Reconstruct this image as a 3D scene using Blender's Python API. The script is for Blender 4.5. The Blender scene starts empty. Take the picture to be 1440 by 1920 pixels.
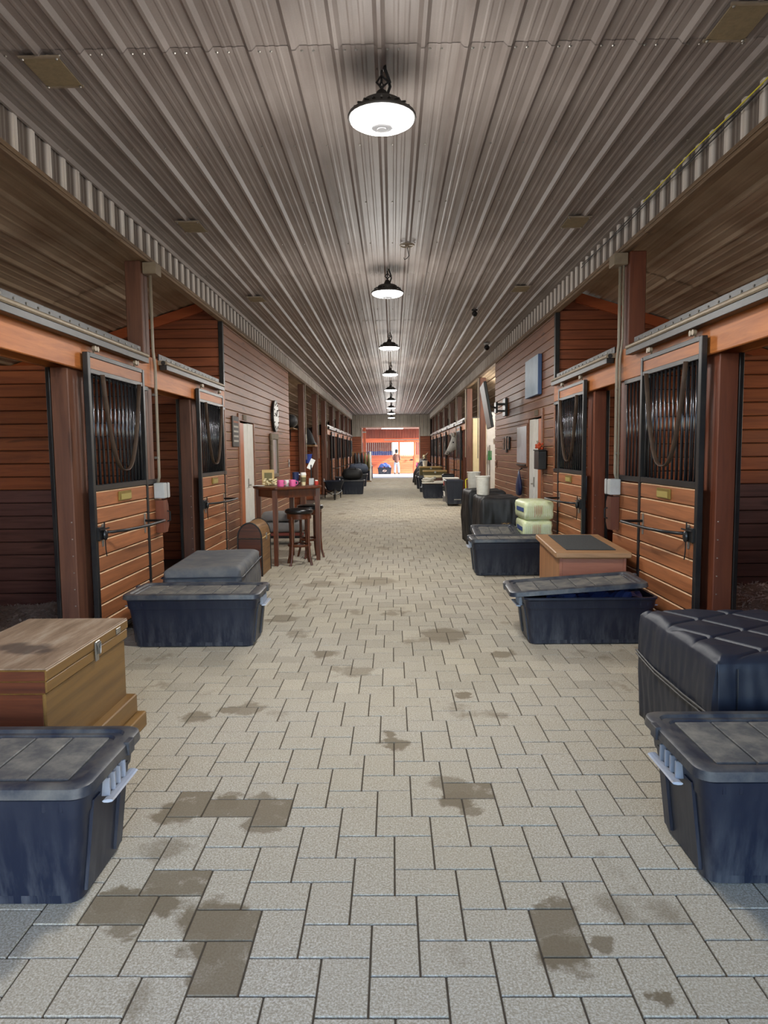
import bpy, math, random
from mathutils import Vector, Matrix, noise
random.seed(7)
SC = bpy.context.scene
COL = SC.collection
PI = math.pi

# ---------------------------------------------------------------- camera, sky, sun, exposure
cam = bpy.data.cameras.new('camera')
cam.sensor_fit = 'VERTICAL'; cam.sensor_height = 36.0; cam.lens = 1300.0 / 1920.0 * 36.0
cam.clip_start = 0.05; cam.clip_end = 500
camo = bpy.data.objects.new('camera', cam); COL.objects.link(camo)
cx_ = Vector((0.99987385, 0.01226054, -0.01009795))       # picture right
cd_ = Vector((-0.00899911, -0.08659004, -0.99620338))     # picture down
cf_ = Vector((-0.01308837, 0.99616858, -0.08646878))      # forward
camo.matrix_world = Matrix(((cx_.x, -cd_.x, -cf_.x, 0), (cx_.y, -cd_.y, -cf_.y, 0), (cx_.z, -cd_.z, -cf_.z, 1.6), (0, 0, 0, 1)))
SC.camera = camo
SC.view_settings.view_transform = 'Standard'; SC.view_settings.look = 'None'
SC.view_settings.gamma = 1.0; SC.view_settings.use_curve_mapping = False
SC.view_settings.exposure = 0.6
SC.cycles.max_bounces = 7; SC.cycles.diffuse_bounces = 5; SC.cycles.glossy_bounces = 3
SC.cycles.sample_clamp_indirect = 6.0; SC.cycles.use_denoising = True

W = bpy.data.worlds.new('sky'); SC.world = W; W.use_nodes = True
nt = W.node_tree; nt.nodes.clear()
sk = nt.nodes.new('ShaderNodeTexSky'); sk.sky_type = 'NISHITA'; sk.sun_disc = False
sk.sun_elevation = math.radians(32); sk.sun_rotation = math.radians(120); sk.dust_density = 1.0; sk.ozone_density = 2.0
bg = nt.nodes.new('ShaderNodeBackground'); bg.inputs['Strength'].default_value = 1.0
wo = nt.nodes.new('ShaderNodeOutputWorld')
nt.links.new(sk.outputs[0], bg.inputs[0]); nt.links.new(bg.outputs[0], wo.inputs[0])
sl = bpy.data.lights.new('sun', 'SUN'); sl.energy = 9.0; sl.angle = math.radians(1.0); sl.color = (1, .95, .88)
so = bpy.data.objects.new('sun', sl); COL.objects.link(so)
so.rotation_euler = Vector((-0.80, 0.27, -0.46)).to_track_quat('-Z', 'Y').to_euler()
LAMP_W = 62.0          # each lit bay light
# ---------------------------------------------------------------- helpers
def S(r, g, b):
    f = lambda c: (c / 255 / 12.92) if c <= 10 else ((c / 255 + .055) / 1.055) ** 2.4
    return (f(r), f(g), f(b), 1)

class MB:
    def __init__(s): s.v = []; s.f = []; s.M = None
    def add(s, vs, fs):
        o = len(s.v)
        for p in vs:
            p = Vector(p)
            s.v.append(s.M @ p if s.M else p)
        s.f += [tuple(i + o for i in q) for q in fs]; return s
    def box(s, x0, y0, z0, x1, y1, z1, c=0.0):
        if x1 < x0: x0, x1 = x1, x0
        if y1 < y0: y0, y1 = y1, y0
        if z1 < z0: z0, z1 = z1, z0
        if c <= 0:
            v = [(x0,y0,z0),(x1,y0,z0),(x1,y1,z0),(x0,y1,z0),(x0,y0,z1),(x1,y0,z1),(x1,y1,z1),(x0,y1,z1)]
            return s.add(v, [(0,3,2,1),(4,5,6,7),(0,1,5,4),(1,2,6,5),(2,3,7,6),(3,0,4,7)])
        c = min(c, (x1-x0)*.45, (y1-y0)*.45, (z1-z0)*.45)
        X = (x0, x1); Y = (y0, y1); Z = (z0, z1); v = []; ix = {}
        for i in (0, 1):
            for j in (0, 1):
                for k in (0, 1):
                    a = (X[i], Y[j], Z[k]); d = (c*(1-2*i), c*(1-2*j), c*(1-2*k))
                    ix[i,j,k,0] = len(v); v.append((a[0], a[1]+d[1], a[2]+d[2]))
                    ix[i,j,k,1] = len(v); v.append((a[0]+d[0], a[1], a[2]+d[2]))
                    ix[i,j,k,2] = len(v); v.append((a[0]+d[0], a[1]+d[1], a[2]))
        f = []
        for i in (0, 1):
            q = [ix[i,0,0,0], ix[i,1,0,0], ix[i,1,1,0], ix[i,0,1,0]]; f.append(tuple(q if i else q[::-1]))
            q = [ix[0,i,0,1], ix[1,i,0,1], ix[1,i,1,1], ix[0,i,1,1]]; f.append(tuple(q[::-1] if i else q))
            q = [ix[0,0,i,2], ix[1,0,i,2], ix[1,1,i,2], ix[0,1,i,2]]; f.append(tuple(q if i else q[::-1]))
        for a in (0, 1):
            for b in (0, 1):
                f.append((ix[a,b,0,0], ix[a,b,1,0], ix[a,b,1,1], ix[a,b,0,1]))
                f.append((ix[a,0,b,0], ix[a,1,b,0], ix[a,1,b,2], ix[a,0,b,2]))
                f.append((ix[0,a,b,1], ix[1,a,b,1], ix[1,a,b,2], ix[0,a,b,2]))
                for k in (0, 1): f.append((ix[a,b,k,0], ix[a,b,k,1], ix[a,b,k,2]))
        return s.add(v, f)
    def rings(s, R, cap0=True, cap1=True, closed=True):
        n = len(R[0]); v = [p for r in R for p in r]; f = []
        for i in range(len(R)-1):
            for j in range(n if closed else n-1):
                a = i*n+j; b = i*n+(j+1) % n
                f.append((a, b, b+n, a+n))
        if cap0: f.append(tuple(range(n))[::-1])
        if cap1: f.append(tuple((len(R)-1)*n+j for j in range(n)))
        return s.add(v, f)
    def cyl(s, p0, p1, r0, r1=None, n=10, cap=True):
        return s.tube([p0, p1], [r0, r0 if r1 is None else r1], n, cap)
    def tube(s, pts, r, n=8, cap=True, flat=None, closed=False):
        P = [Vector(p) for p in pts]; m = len(P)
        if not isinstance(r, (list, tuple)): r = [r]*m
        T = []
        for i in range(m):
            if closed: t = P[(i+1) % m]-P[i-1]
            else: t = P[min(i+1, m-1)]-P[max(i-1, 0)]
            T.append(t.normalized() if t.length > 1e-9 else Vector((0,0,1)))
        up = Vector((0,0,1)) if abs(T[0].z) < .9 else Vector((1,0,0))
        N = (up-T[0]*up.dot(T[0])).normalized(); R = []
        for i in range(m):
            N = N-T[i]*N.dot(T[i])
            N = N.normalized() if N.length > 1e-6 else Vector((1,0,0))
            if flat is not None:
                N = Vector(flat)-T[i]*Vector(flat).dot(T[i]); N.normalize()
            B = T[i].cross(N); ra = r[i]; rb = ra
            if isinstance(ra, tuple): ra, rb = ra
            R.append([P[i]+N*ra*math.cos(2*PI*k/n)+B*rb*math.sin(2*PI*k/n) for k in range(n)])
        if closed: R.append(R[0]); return s.rings(R, False, False)
        return s.rings(R, cap, cap)
    def lathe(s, prof, c=(0,0,0), n=20, cap0=True, cap1=True):
        R = [[(c[0]+r*math.cos(2*PI*k/n), c[1]+r*math.sin(2*PI*k/n), c[2]+z) for k in range(n)] for r, z in prof]
        return s.rings(R, cap0, cap1)
    def prism(s, poly, ax, a0, a1):
        def P(u, w, a): return {'x': (a, u, w), 'y': (u, a, w), 'z': (u, w, a)}[ax]
        return s.rings([[P(u, w, a0) for u, w in poly], [P(u, w, a1) for u, w in poly]])
    def sheet(s, fn, nu, nv):
        v = [fn(i/nu, j/nv) for i in range(nu+1) for j in range(nv+1)]
        return s.add(v, [(i*(nv+1)+j, (i+1)*(nv+1)+j, (i+1)*(nv+1)+j+1, i*(nv+1)+j+1) for i in range(nu) for j in range(nv)])
    def ball(s, c, r, n=12, m=8):
        r = r if isinstance(r, tuple) else (r, r, r); R = []
        for i in range(1, m):
            t = PI*i/m
            R.append([(c[0]+r[0]*math.sin(t)*math.cos(2*PI*k/n), c[1]+r[1]*math.sin(t)*math.sin(2*PI*k/n), c[2]-r[2]*math.cos(t)) for k in range(n)])
        return s.rings(R)
    def mesh(s, name):
        me = bpy.data.meshes.new(name); me.from_pydata([tuple(p) for p in s.v], [], s.f); me.validate(); me.update()
        return me
    def build(s, name, mat, parent=None, smooth=False, loc=None, auto=None):
        me = s.mesh(name)
        return put(name, me, mat, parent, loc, smooth, auto)

def fixn(me):
    import bmesh
    b = bmesh.new(); b.from_mesh(me); bmesh.ops.recalc_face_normals(b, faces=b.faces[:]); b.to_mesh(me); b.free()
def put(name, me, mat, parent=None, loc=None, smooth=False, auto=None):
    o = bpy.data.objects.new(name, me)
    if mat and not me.materials: me.materials.append(mat); fixn(me)
    if smooth or auto:
        for p in me.polygons: p.use_smooth = True
        if auto: 
            try: me.set_sharp_from_angle(angle=math.radians(auto))
            except Exception: pass
    COL.objects.link(o)
    if parent: o.parent = parent
    if loc: o.location = loc
    return o
def tag(o, label=None, cat=None, group=None, kind=None):
    if label: o['label'] = label
    if cat: o['category'] = cat
    if group: o['group'] = group
    if kind: o['kind'] = kind
    return o
def thing(name, label, cat, loc=(0,0,0), rz=0.0, group=None):
    o = bpy.data.objects.new(name, None); COL.objects.link(o); o.empty_display_size = .2
    o.location = loc; o.rotation_euler = (0, 0, rz)
    return tag(o, label, cat, group)
def struct(name, label=None, loc=(0,0,0)):
    o = bpy.data.objects.new(name, None); COL.objects.link(o); o.location = loc; o.empty_display_size = .2
    return tag(o, label, None, None, 'structure')
def dup(o, loc=None, rz=None, label=None, parent=None):
    c = o.copy(); COL.objects.link(c)
    if parent: c.parent = parent
    if loc is not None: c.location = loc
    if rz is not None: c.rotation_euler = (0, 0, rz)
    if label: c['label'] = label
    for ch in list(o.children): dup(ch, parent=c)
    return c
def rrect(L, Wd, r, n=4):
    P = []
    for cx, cy, a0 in ((L/2-r, Wd/2-r, 0), (-L/2+r, Wd/2-r, 90), (-L/2+r, -Wd/2+r, 180), (L/2-r, -Wd/2+r, 270)):
        for k in range(n+1):
            a = math.radians(a0+90*k/n); P.append((cx+r*math.cos(a), cy+r*math.sin(a)))
    return P
# ---------------------------------------------------------------- materials
MATS = {}
def newmat(name):
    m = bpy.data.materials.new(name); m.use_nodes = True; MATS[name] = m
    t = m.node_tree; return m, t, t.nodes['Principled BSDF']
def nd(t, ty, **kw):
    n = t.nodes.new(ty)
    for k, v in kw.items():
        if k.startswith('_'): setattr(n, k[1:], v)
        else: n.inputs[k].default_value = v
    return n
def mixc(t, fac, a, b, blend='MIX'):
    n = t.nodes.new('ShaderNodeMix'); n.data_type = 'RGBA'; n.blend_type = blend
    for key, val in ((0, fac), (6, a), (7, b)):
        if isinstance(val, (tuple, float, int)): n.inputs[key].default_value = val
        else: t.links.new(val, n.inputs[key])
    return n.outputs[2]
def mth(t, op, a, b=None, c=None, clamp=False):
    n = t.nodes.new('ShaderNodeMath'); n.operation = op; n.use_clamp = clamp
    for i, val in enumerate((a, b, c)):
        if val is None: continue
        if isinstance(val, (float, int)): n.inputs[i].default_value = val
        else: t.links.new(val, n.inputs[i])
    return n.outputs[0]
def ramp(t, fac, stops):
    n = t.nodes.new('ShaderNodeValToRGB'); e = n.color_ramp.elements
    while len(e) < len(stops): e.new(.5)
    for el, (p, c) in zip(e, stops): el.position = p; el.color = c
    t.links.new(fac, n.inputs[0]); return n.outputs[0]
def bump(t, b, h, strength=.2, dist=.01):
    n = nd(t, 'ShaderNodeBump', Strength=strength, Distance=dist)
    t.links.new(h, n.inputs['Height']); t.links.new(n.outputs[0], b.inputs['Normal'])
def coords(t, scale, rnd=True):
    tc = t.nodes.new('ShaderNodeTexCoord'); mp = t.nodes.new('ShaderNodeMapping'); mp.inputs['Scale'].default_value = scale
    t.links.new(tc.outputs['Object'], mp.inputs[0])
    if not rnd: return mp.outputs[0]
    oi = t.nodes.new('ShaderNodeObjectInfo')
    mu = t.nodes.new('ShaderNodeVectorMath'); mu.operation = 'MULTIPLY_ADD'
    cb = t.nodes.new('ShaderNodeCombineXYZ')
    for i in range(3): t.links.new(mth(t, 'MULTIPLY', oi.outputs['Random'], (91., 57., 33.)[i]), cb.inputs[i])
    ad = t.nodes.new('ShaderNodeVectorMath'); ad.operation = 'ADD'
    t.links.new(mp.outputs[0], ad.inputs[0]); t.links.new(cb.outputs[0], ad.inputs[1])
    return ad.outputs[0]
def wood(name, c1, c2, axis='y', rough=.5, grain=22., vary=.35, knots=True):
    m, t, b = newmat(name)
    sc = {'x': (1.3, grain, grain), 'y': (grain, 1.3, grain), 'z': (grain, grain, 1.3)}[axis]
    v = coords(t, sc)
    n1 = nd(t, 'ShaderNodeTexNoise', Scale=1.0, Detail=5.0, Roughness=.6, Distortion=.6); t.links.new(v, n1.inputs['Vector'])
    col = ramp(t, n1.outputs[0], [(.3, c2), (.62, c1)])
    sc2 = {'x': (1.6, 9, 9), 'y': (9, 1.6, 9), 'z': (9, 9, 1.6)}[axis]
    v2 = coords(t, sc2)
    if knots:
        n2 = nd(t, 'ShaderNodeTexNoise', Scale=1.0, Detail=1.0); t.links.new(v2, n2.inputs['Vector'])
        k = ramp(t, n2.outputs[0], [(.70, (0,0,0,1)), (.76, (1,1,1,1))])
        col = mixc(t, mth(t, 'MULTIPLY', k, .6), col, tuple(x*.35 for x in c2[:3])+(1,))
    oi = t.nodes.new('ShaderNodeObjectInfo')
    hs = nd(t, 'ShaderNodeHueSaturation'); t.links.new(col, hs.inputs['Color'])
    t.links.new(mth(t, 'MULTIPLY_ADD', oi.outputs['Random'], vary, 1.0-vary/2), hs.inputs['Value'])
    t.links.new(hs.outputs[0], b.inputs['Base Color'])
    b.inputs['Roughness'].default_value = rough
    bump(t, b, n1.outputs[0], .25, .004); return m
def plain(name, c, rough=.5, metal=0.0, dust=None, dustamt=.5, nscale=6., bumpy=0., spec=None, vary=0.):
    m, t, b = newmat(name)
    b.inputs['Roughness'].default_value = rough; b.inputs['Metallic'].default_value = metal
    if spec is not None: b.inputs['Specular IOR Level'].default_value = spec
    v = coords(t, (1, 1, 1))
    n1 = nd(t, 'ShaderNodeTexNoise', Scale=nscale, Detail=6.0, Roughness=.65); t.links.new(v, n1.inputs['Vector'])
    c2 = dust if dust else tuple(x*.8 for x in c[:3])+(1,)
    f = ramp(t, n1.outputs[0], [(.4, (0,0,0,1)), (.75, (1,1,1,1))])
    col = mixc(t, mth(t, 'MULTIPLY', f, dustamt), c, c2)
    if vary:
        oi = t.nodes.new('ShaderNodeObjectInfo'); hs = nd(t, 'ShaderNodeHueSaturation'); t.links.new(col, hs.inputs['Color'])
        t.links.new(mth(t, 'MULTIPLY_ADD', oi.outputs['Random'], vary, 1-vary/2), hs.inputs['Value']); col = hs.outputs[0]
    t.links.new(col, b.inputs['Base Color'])
    if bumpy: bump(t, b, n1.outputs[0], bumpy, .01)
    return m
def emit(name, c, s):
    m, t, b = newmat(name); b.inputs['Base Color'].default_value = c
    b.inputs['Emission Color'].default_value = c; b.inputs['Emission Strength'].default_value = s; return m

DOORW = wood('door_wood', S(164,102,62), S(128,76,44), 'y', .5)
WALLW = wood('wall_wood', S(140,90,60), S(108,66,43), 'y', .5, vary=.28)
WALLWX = wood('wall_wood_x', S(146,80,48), S(112,57,34), 'x', .5, vary=.28)
PARTW = wood('partition_wood', S(168,92,50), S(130,66,36), 'x', .6)
PARTLOW = wood('partition_wood_shaded', S(112,74,66), S(82,52,47), 'x', .7, vary=.15)  # lower boards: dim bluish daylight painted into the wood colour
POSTW = wood('post_wood', S(108,70,52), S(82,50,38), 'z', .55, grain=16)
POSTRED = wood('post_wood_red', S(114,62,40), S(90,45,29), 'z', .5, grain=16)
BEAMW = wood('beam_wood', S(182,112,58), S(150,84,40), 'y', .5, grain=16)
BEAMX = wood('beam_wood_x', S(176,92,50), S(160,76,38), 'x', .5, grain=16)
TRUNKW = wood('trunk_wood', S(122,90,44), S(100,71,33), 'y', .4, vary=.1, knots=False)
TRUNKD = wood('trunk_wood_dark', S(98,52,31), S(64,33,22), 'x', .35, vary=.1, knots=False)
MAHOG = wood('mahogany', S(98,52,29), S(60,30,18), 'z', .28, vary=.15, knots=False)
OLDW = wood('old_wood', S(140,106,68), S(96,66,40), 'y', .55, vary=.15)
DRIFT = wood('grey_wood', S(120,106,86), S(84,72,58), 'z', .7)
GAPM = plain('gap_dark', S(38,24,18), .9)
BLKM = plain('black_metal', S(20,21,24), .38, .05, S(76,72,66), .28, 5.)
BARM = plain('bar_metal', S(78,80,86), .2, .8, S(110,104,94), .2)
STEEL = plain('galvanised_steel', S(165,162,155), .35, .8, S(120,112,100), .5, 14.)
GREYB = plain('junction_grey', S(182,184,184), .5, 0, S(140,136,128), .4)
PIPE = plain('conduit_grey', S(150,140,124), .45, .1, S(120,106,88), .5)
TANM = plain('dusty_rail', S(150,136,116), .45, .2, S(112,98,80), .6, 9.)
YOKE = plain('yoke_brown', S(66,48,36), .6, .1, S(104,86,66), .4, 10.)
BRASS = plain('brass', S(150,128,66), .35, .5, S(120,96,40), .4, 12.)
TUB = None
TUBL = plain('tub_lid', S(38,43,54), .42, 0, S(128,122,110), .5, 8.)
TUBDUST = plain('tub_dust', S(74,74,74), .7, 0, S(144,138,124), .75, 9.)
TUBH = plain('tub_handle', S(146,152,164), .4, 0, S(140,134,124), .5)
CLOTHN = plain('nylon_black', S(22,28,42), .5, 0, S(60,62,66), .3, 7., .3)
CLOTHG = plain('cover_grey', S(78,80,84), .75, 0, S(128,122,112), .5, 6., .3)
BAGBLK = plain('bag_black', S(24,24,26), .6, 0, S(52,50,48), .3, 8., .4)
WHITE = plain('white_paint', S(240,238,230), .5, 0, S(200,196,186), .4)
CREAM = plain('cream_panel', S(228,212,168), .5, 0, S(206,188,144), .4)
PAPER = plain('paper', S(236,236,230), .7)
WOODB = wood('door_frame_wood', S(190,102,44), S(160,80,32), 'z', .4)
RUBBER = plain('rubber_mat', S(52,54,54), .85, 0, S(96,94,88), .4, 60., .6)
GREENB = plain('bale_wrap', S(206,214,164), .35, 0, S(226,230,206), .8, 16., .5)
ROPEW = plain('white_wrap', S(214,210,198), .6, 0, S(170,164,150), .5, 14., .3)
HAY = plain('shavings', S(160,146,134), .95, 0, S(116,102,94), .8, 30., .8, vary=.3)
SHAV = plain('shavings_light', S(226,204,188), .95, 0, S(184,156,140), .8, 30., .8)
PINK = plain('pink', S(236,110,165), .4); NAVY = plain('navy', S(34,44,84), .5); BLUE = plain('blue_cloth', S(40,66,150), .7)
RED = plain('red', S(190,60,50), .5); GREEN = plain('green', S(50,130,70), .5); YELLOW = plain('yellow', S(220,210,60), .5)
OLIVE = plain('olive_cloth', S(112,104,70), .8, bumpy=.3); GREYC = plain('grey_cloth', S(128,126,124), .9, 0, S(96,96,98), .6, 10., .4)
TAN = plain('tan', S(196,164,104), .5); GLASS = plain('mirror_glass', S(200,205,205), .08, .9)
SKIN = plain('skin', S(206,150,120), .6); JEANS = plain('jeans', S(150,164,178), .8, bumpy=.2); JACKET = plain('jacket_brown', S(96,62,52), .8, bumpy=.2)
HORSE = plain('horse_grey', S(208,206,198), .7, 0, S(170,168,162), .6, 4.); HDARK = plain('horse_dark', S(70,66,64), .5); EYE = plain('eye', S(14,12,12), .15)
LAMPB = plain('lamp_housing', S(62,60,58), .45, .4); LENS = emit('lamp_lens', (1, .98, .94, 1), 14.0); LENSDIM = emit('lamp_lens_dim', (1, .96, .88, 1), 5.0)
GROUND = plain('gravel', S(150,142,130), .95, 0, S(120,112,100), .7, 20., .5)
CLOCKF = plain('clock_face', S(206,204,196), .4, 0, S(120,116,110), .6, 20.)
BLUEP = plain('blue_grey_canvas', S(176,196,214), .5, 0, S(140,160,180), .6, 3.)
BOARDW = plain('whiteboard', S(190,192,198), .35, 0, S(150,152,160), .5, 5.)

def metal_sheet(name, c, c2, axis):
    m, t, b = newmat(name)
    sc = {'y': (9, .4, 9), 'z': (40, 40, .9)}[axis]
    v = coords(t, sc)
    n1 = nd(t, 'ShaderNodeTexNoise', Scale=1.0, Detail=4.0, Roughness=.7); t.links.new(v, n1.inputs['Vector'])
    v2 = coords(t, (1, 1, 1), False)
    n2 = nd(t, 'ShaderNodeTexNoise', Scale=1.4, Detail=3.0); t.links.new(v2, n2.inputs['Vector'])
    n3 = nd(t, 'ShaderNodeTexNoise', Scale=90.0, Detail=2.0); t.links.new(v2, n3.inputs['Vector'])
    f = mth(t, 'ADD', mth(t, 'MULTIPLY', n1.outputs[0], .55), mth(t, 'MULTIPLY', n2.outputs[0], .45))
    col = ramp(t, f, [(.36, c2), (.6, c)])
    col = mixc(t, mth(t, 'MULTIPLY', n3.outputs[0], .35), col, tuple(x*.55 for x in c[:3])+(1,))
    t.links.new(col, b.inputs['Base Color']); b.inputs['Metallic'].default_value = 0.0; b.inputs['Roughness'].default_value = .5; b.inputs['Specular IOR Level'].default_value = .4
    bump(t, b, n3.outputs[0], .12, .004); return m
def valance_mat():
    m = metal_sheet('valance_metal', S(240,234,226), S(190,178,166), 'z'); t = m.node_tree; b = t.nodes['Principled BSDF']
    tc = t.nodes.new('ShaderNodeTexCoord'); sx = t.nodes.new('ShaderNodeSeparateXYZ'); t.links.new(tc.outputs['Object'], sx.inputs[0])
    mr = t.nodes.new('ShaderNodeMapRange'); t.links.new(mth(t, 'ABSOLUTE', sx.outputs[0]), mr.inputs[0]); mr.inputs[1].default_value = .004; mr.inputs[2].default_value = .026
    old = b.inputs['Base Color'].links[0].from_socket          # darker colour in the flats between the ribs
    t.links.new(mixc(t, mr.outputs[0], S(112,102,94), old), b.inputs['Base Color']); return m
CEILM = metal_sheet('ceiling_metal', S(148,138,132), S(114,103,97), 'y')
SIDEM = metal_sheet('side_ceiling_metal', S(204,184,156), S(150,124,98), 'y')
VALM = valance_mat()

def tub_mat():
    m, t, b = newmat('tub_plastic'); b.inputs['Roughness'].default_value = .4
    v = coords(t, (16, 16, 2.2)); n1 = nd(t, 'ShaderNodeTexNoise', Scale=1.0, Detail=6.0, Roughness=.7); t.links.new(v, n1.inputs['Vector'])
    tc = t.nodes.new('ShaderNodeTexCoord'); sx = t.nodes.new('ShaderNodeSeparateXYZ'); t.links.new(tc.outputs['Object'], sx.inputs[0])
    mr = t.nodes.new('ShaderNodeMapRange'); t.links.new(sx.outputs[2], mr.inputs[0]); mr.inputs[1].default_value = .0; mr.inputs[2].default_value = .30; mr.inputs[3].default_value = .75; mr.inputs[4].default_value = .12
    f = ramp(t, n1.outputs[0], [(.42, (0,0,0,1)), (.72, (1,1,1,1))])
    col = mixc(t, mth(t, 'MULTIPLY', f, mr.outputs[0]), S(17,25,43), S(92,94,98))       # splashed dust near the foot
    t.links.new(col, b.inputs['Base Color']); return m
TUB = tub_mat()
WORNLIT = plain('worn_lit_plank_edge', S(206,170,130), .7, 0, S(150,112,78), .6, 12.)  # edge wear plus overhead catch-light, painted as one pale colour
def worn(me, mat):
    me.materials.append(mat); fixn(me)
    if mat not in (DOORW, WALLW): return me
    me.materials.append(WORNLIT)
    for p in me.polygons:
        if .3 < p.normal.z < .95: p.material_index = 1  # upward chamfers only, where the painted catch-light sits
    return me
def stained_top():
    m, t, b = newmat('trunk_lid_dust'); b.inputs['Roughness'].default_value = .6
    v = coords(t, (14, 2, 14)); n1 = nd(t, 'ShaderNodeTexNoise', Scale=1.0, Detail=6.0, Roughness=.7); t.links.new(v, n1.inputs['Vector'])
    v2 = coords(t, (1, 1, 1), False); n2 = nd(t, 'ShaderNodeTexNoise', Scale=7.0, Detail=5.0); t.links.new(v2, n2.inputs['Vector'])
    col = ramp(t, n1.outputs[0], [(.3, S(104,84,64)), (.5, S(138,116,94)), (.72, S(168,154,134))]); tot = None
    for (x, y, r) in ((.03, -.16, .10), (-.06, -.10, .08), (.12, -.20, .06)):
        dv = t.nodes.new('ShaderNodeVectorMath'); dv.operation = 'DISTANCE'; t.links.new(v2, dv.inputs[0]); dv.inputs[1].default_value = (x, y, .65)
        mr = t.nodes.new('ShaderNodeMapRange'); t.links.new(mth(t, 'MULTIPLY_ADD', n2.outputs[0], .16, dv.outputs['Value']), mr.inputs[0]); mr.inputs[1].default_value = r+.09; mr.inputs[2].default_value = r+.05; mr.inputs[3].default_value = 0; mr.inputs[4].default_value = .75
        tot = mr.outputs[0] if tot is None else mth(t, 'MAXIMUM', tot, mr.outputs[0])
    t.links.new(mixc(t, tot, col, S(58,48,44)), b.inputs['Base Color']); return m
def paver_mat(damp=False):
    m, t, b = newmat('paver_damp' if damp else 'paver')
    ge = t.nodes.new('ShaderNodeNewGeometry')
    pos = ge.outputs['Position']; isl = ge.outputs['Random Per Island']
    n1 = nd(t, 'ShaderNodeTexNoise', Scale=140., Detail=3., Roughness=.7); t.links.new(pos, n1.inputs['Vector'])
    n2 = nd(t, 'ShaderNodeTexNoise', Scale=9., Detail=4., Roughness=.6); t.links.new(pos, n2.inputs['Vector'])
    n3 = nd(t, 'ShaderNodeTexNoise', Scale=.55, Detail=2.); t.links.new(pos, n3.inputs['Vector'])
    col = ramp(t, n1.outputs[0], [(.36, S(126,119,107)), (.5, S(168,162,150)), (.66, S(210,205,196))])
    col = mixc(t, mth(t, 'MULTIPLY', n2.outputs[0], .3), col, S(140,130,112))
    col = mixc(t, mth(t, 'MULTIPLY', n3.outputs[0], .55), col, S(164,150,112))
    hs = nd(t, 'ShaderNodeHueSaturation'); t.links.new(col, hs.inputs['Color'])
    t.links.new(mth(t, 'MULTIPLY_ADD', isl, .22, .86), hs.inputs['Value']); col = hs.outputs[0]
    # damp stains: each a soft blob of its own on the paving, with ragged edges
    nz = mth(t, 'MULTIPLY_ADD', n2.outputs[0], .22, -.11)
    tot = None
    for (bx, by, br, ba) in STAINS:
        dv = t.nodes.new('ShaderNodeVectorMath'); dv.operation = 'DISTANCE'; t.links.new(pos, dv.inputs[0]); dv.inputs[1].default_value = (bx, by, 0)
        d = mth(t, 'ADD', dv.outputs['Value'], mth(t, 'MULTIPLY_ADD', isl, .07, mth(t, 'ADD', nz, -.035)))
        mr = t.nodes.new('ShaderNodeMapRange'); mr.inputs[1].default_value = br*1.05; mr.inputs[2].default_value = br*.75
        mr.inputs[3].default_value = 0; mr.inputs[4].default_value = ba; t.links.new(d, mr.inputs[0])
        tot = mr.outputs[0] if tot is None else mth(t, 'MAXIMUM', tot, mr.outputs[0])
    n4 = nd(t, 'ShaderNodeTexNoise', Scale=1.7, Detail=5., Roughness=.6); 
    mp = t.nodes.new('ShaderNodeMapping'); mp.inputs['Scale'].default_value = (1, .8, 1); t.links.new(pos, mp.inputs[0]); t.links.new(mp.outputs[0], n4.inputs['Vector'])
    g = ramp(t, mth(t, 'MULTIPLY_ADD', isl, .06, n4.outputs[0]), [(.635, (0,0,0,1)), (.70, (1,1,1,1))])
    tot = mth(t, 'MAXIMUM', tot, mth(t, 'MULTIPLY', g, .55))
    if damp:      # a paver that has soaked through, ragged towards its edges
        tot = mth(t, 'MAXIMUM', tot, mth(t, 'MULTIPLY', ramp(t, n2.outputs[0], [(.30, (.15,.15,.15,1)), (.46, (1,1,1,1))]), .8))
    col = mixc(t, tot, col, S(100,86,62))
    t.links.new(col, b.inputs['Base Color']); b.inputs['Roughness'].default_value = .82
    bump(t, b, n1.outputs[0], .35, .004); return m
STAINS = [(-0.63,2.25,0.13,.85),(-0.85,2.35,0.10,.85),(-0.61,2.13,0.09,.85),(-1.01,2.35,0.09,.85),(-0.92,2.22,0.07,.7),(-0.79,3.05,0.10,.85),(-0.98,2.96,0.11,.8),(-0.62,3.05,0.09,.7),(-0.57,2.87,0.09,.7),(0.29,3.07,0.10,.85),(0.25,3.22,0.09,.6),(0.54,2.08,0.10,.9),(0.56,2.29,0.07,.8),(0.66,2.11,0.05,.8),(0,3.69,0.09,.8),(-0.03,3.83,0.06,.8),(-0.91,4.23,0.12,.6),(-1.22,4.09,0.10,.7),(-1.04,4.21,0.08,.7),(0.45,4.42,0.07,.8),(0.79,1.90,0.04,.9),(-0.59,1.99,0.06,.7),(-0.25,8.5,0.3,.5),(0.42,5.96,0.22,.7),(0.85,5.39,0.10,.7),(-0.02,6.78,0.13,.6),(-0.90,8.35,0.20,.5),(-0.55,5.42,0.11,.7),(-1.08,6.59,0.16,.6),(0.33,2.97,0.06,.7)]
PAV = paver_mat()
XL, XR = -2.50, 2.33
ZC, ZV = 3.87, 3.58
YF, YE = -1.5, 43.0       # front doorway and far end of the aisle
def roofz(x, side):       # underside of the sloping side ceilings
    d = (XL-x) if side < 0 else (x-XR)
    return 3.93-.31*d

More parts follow.
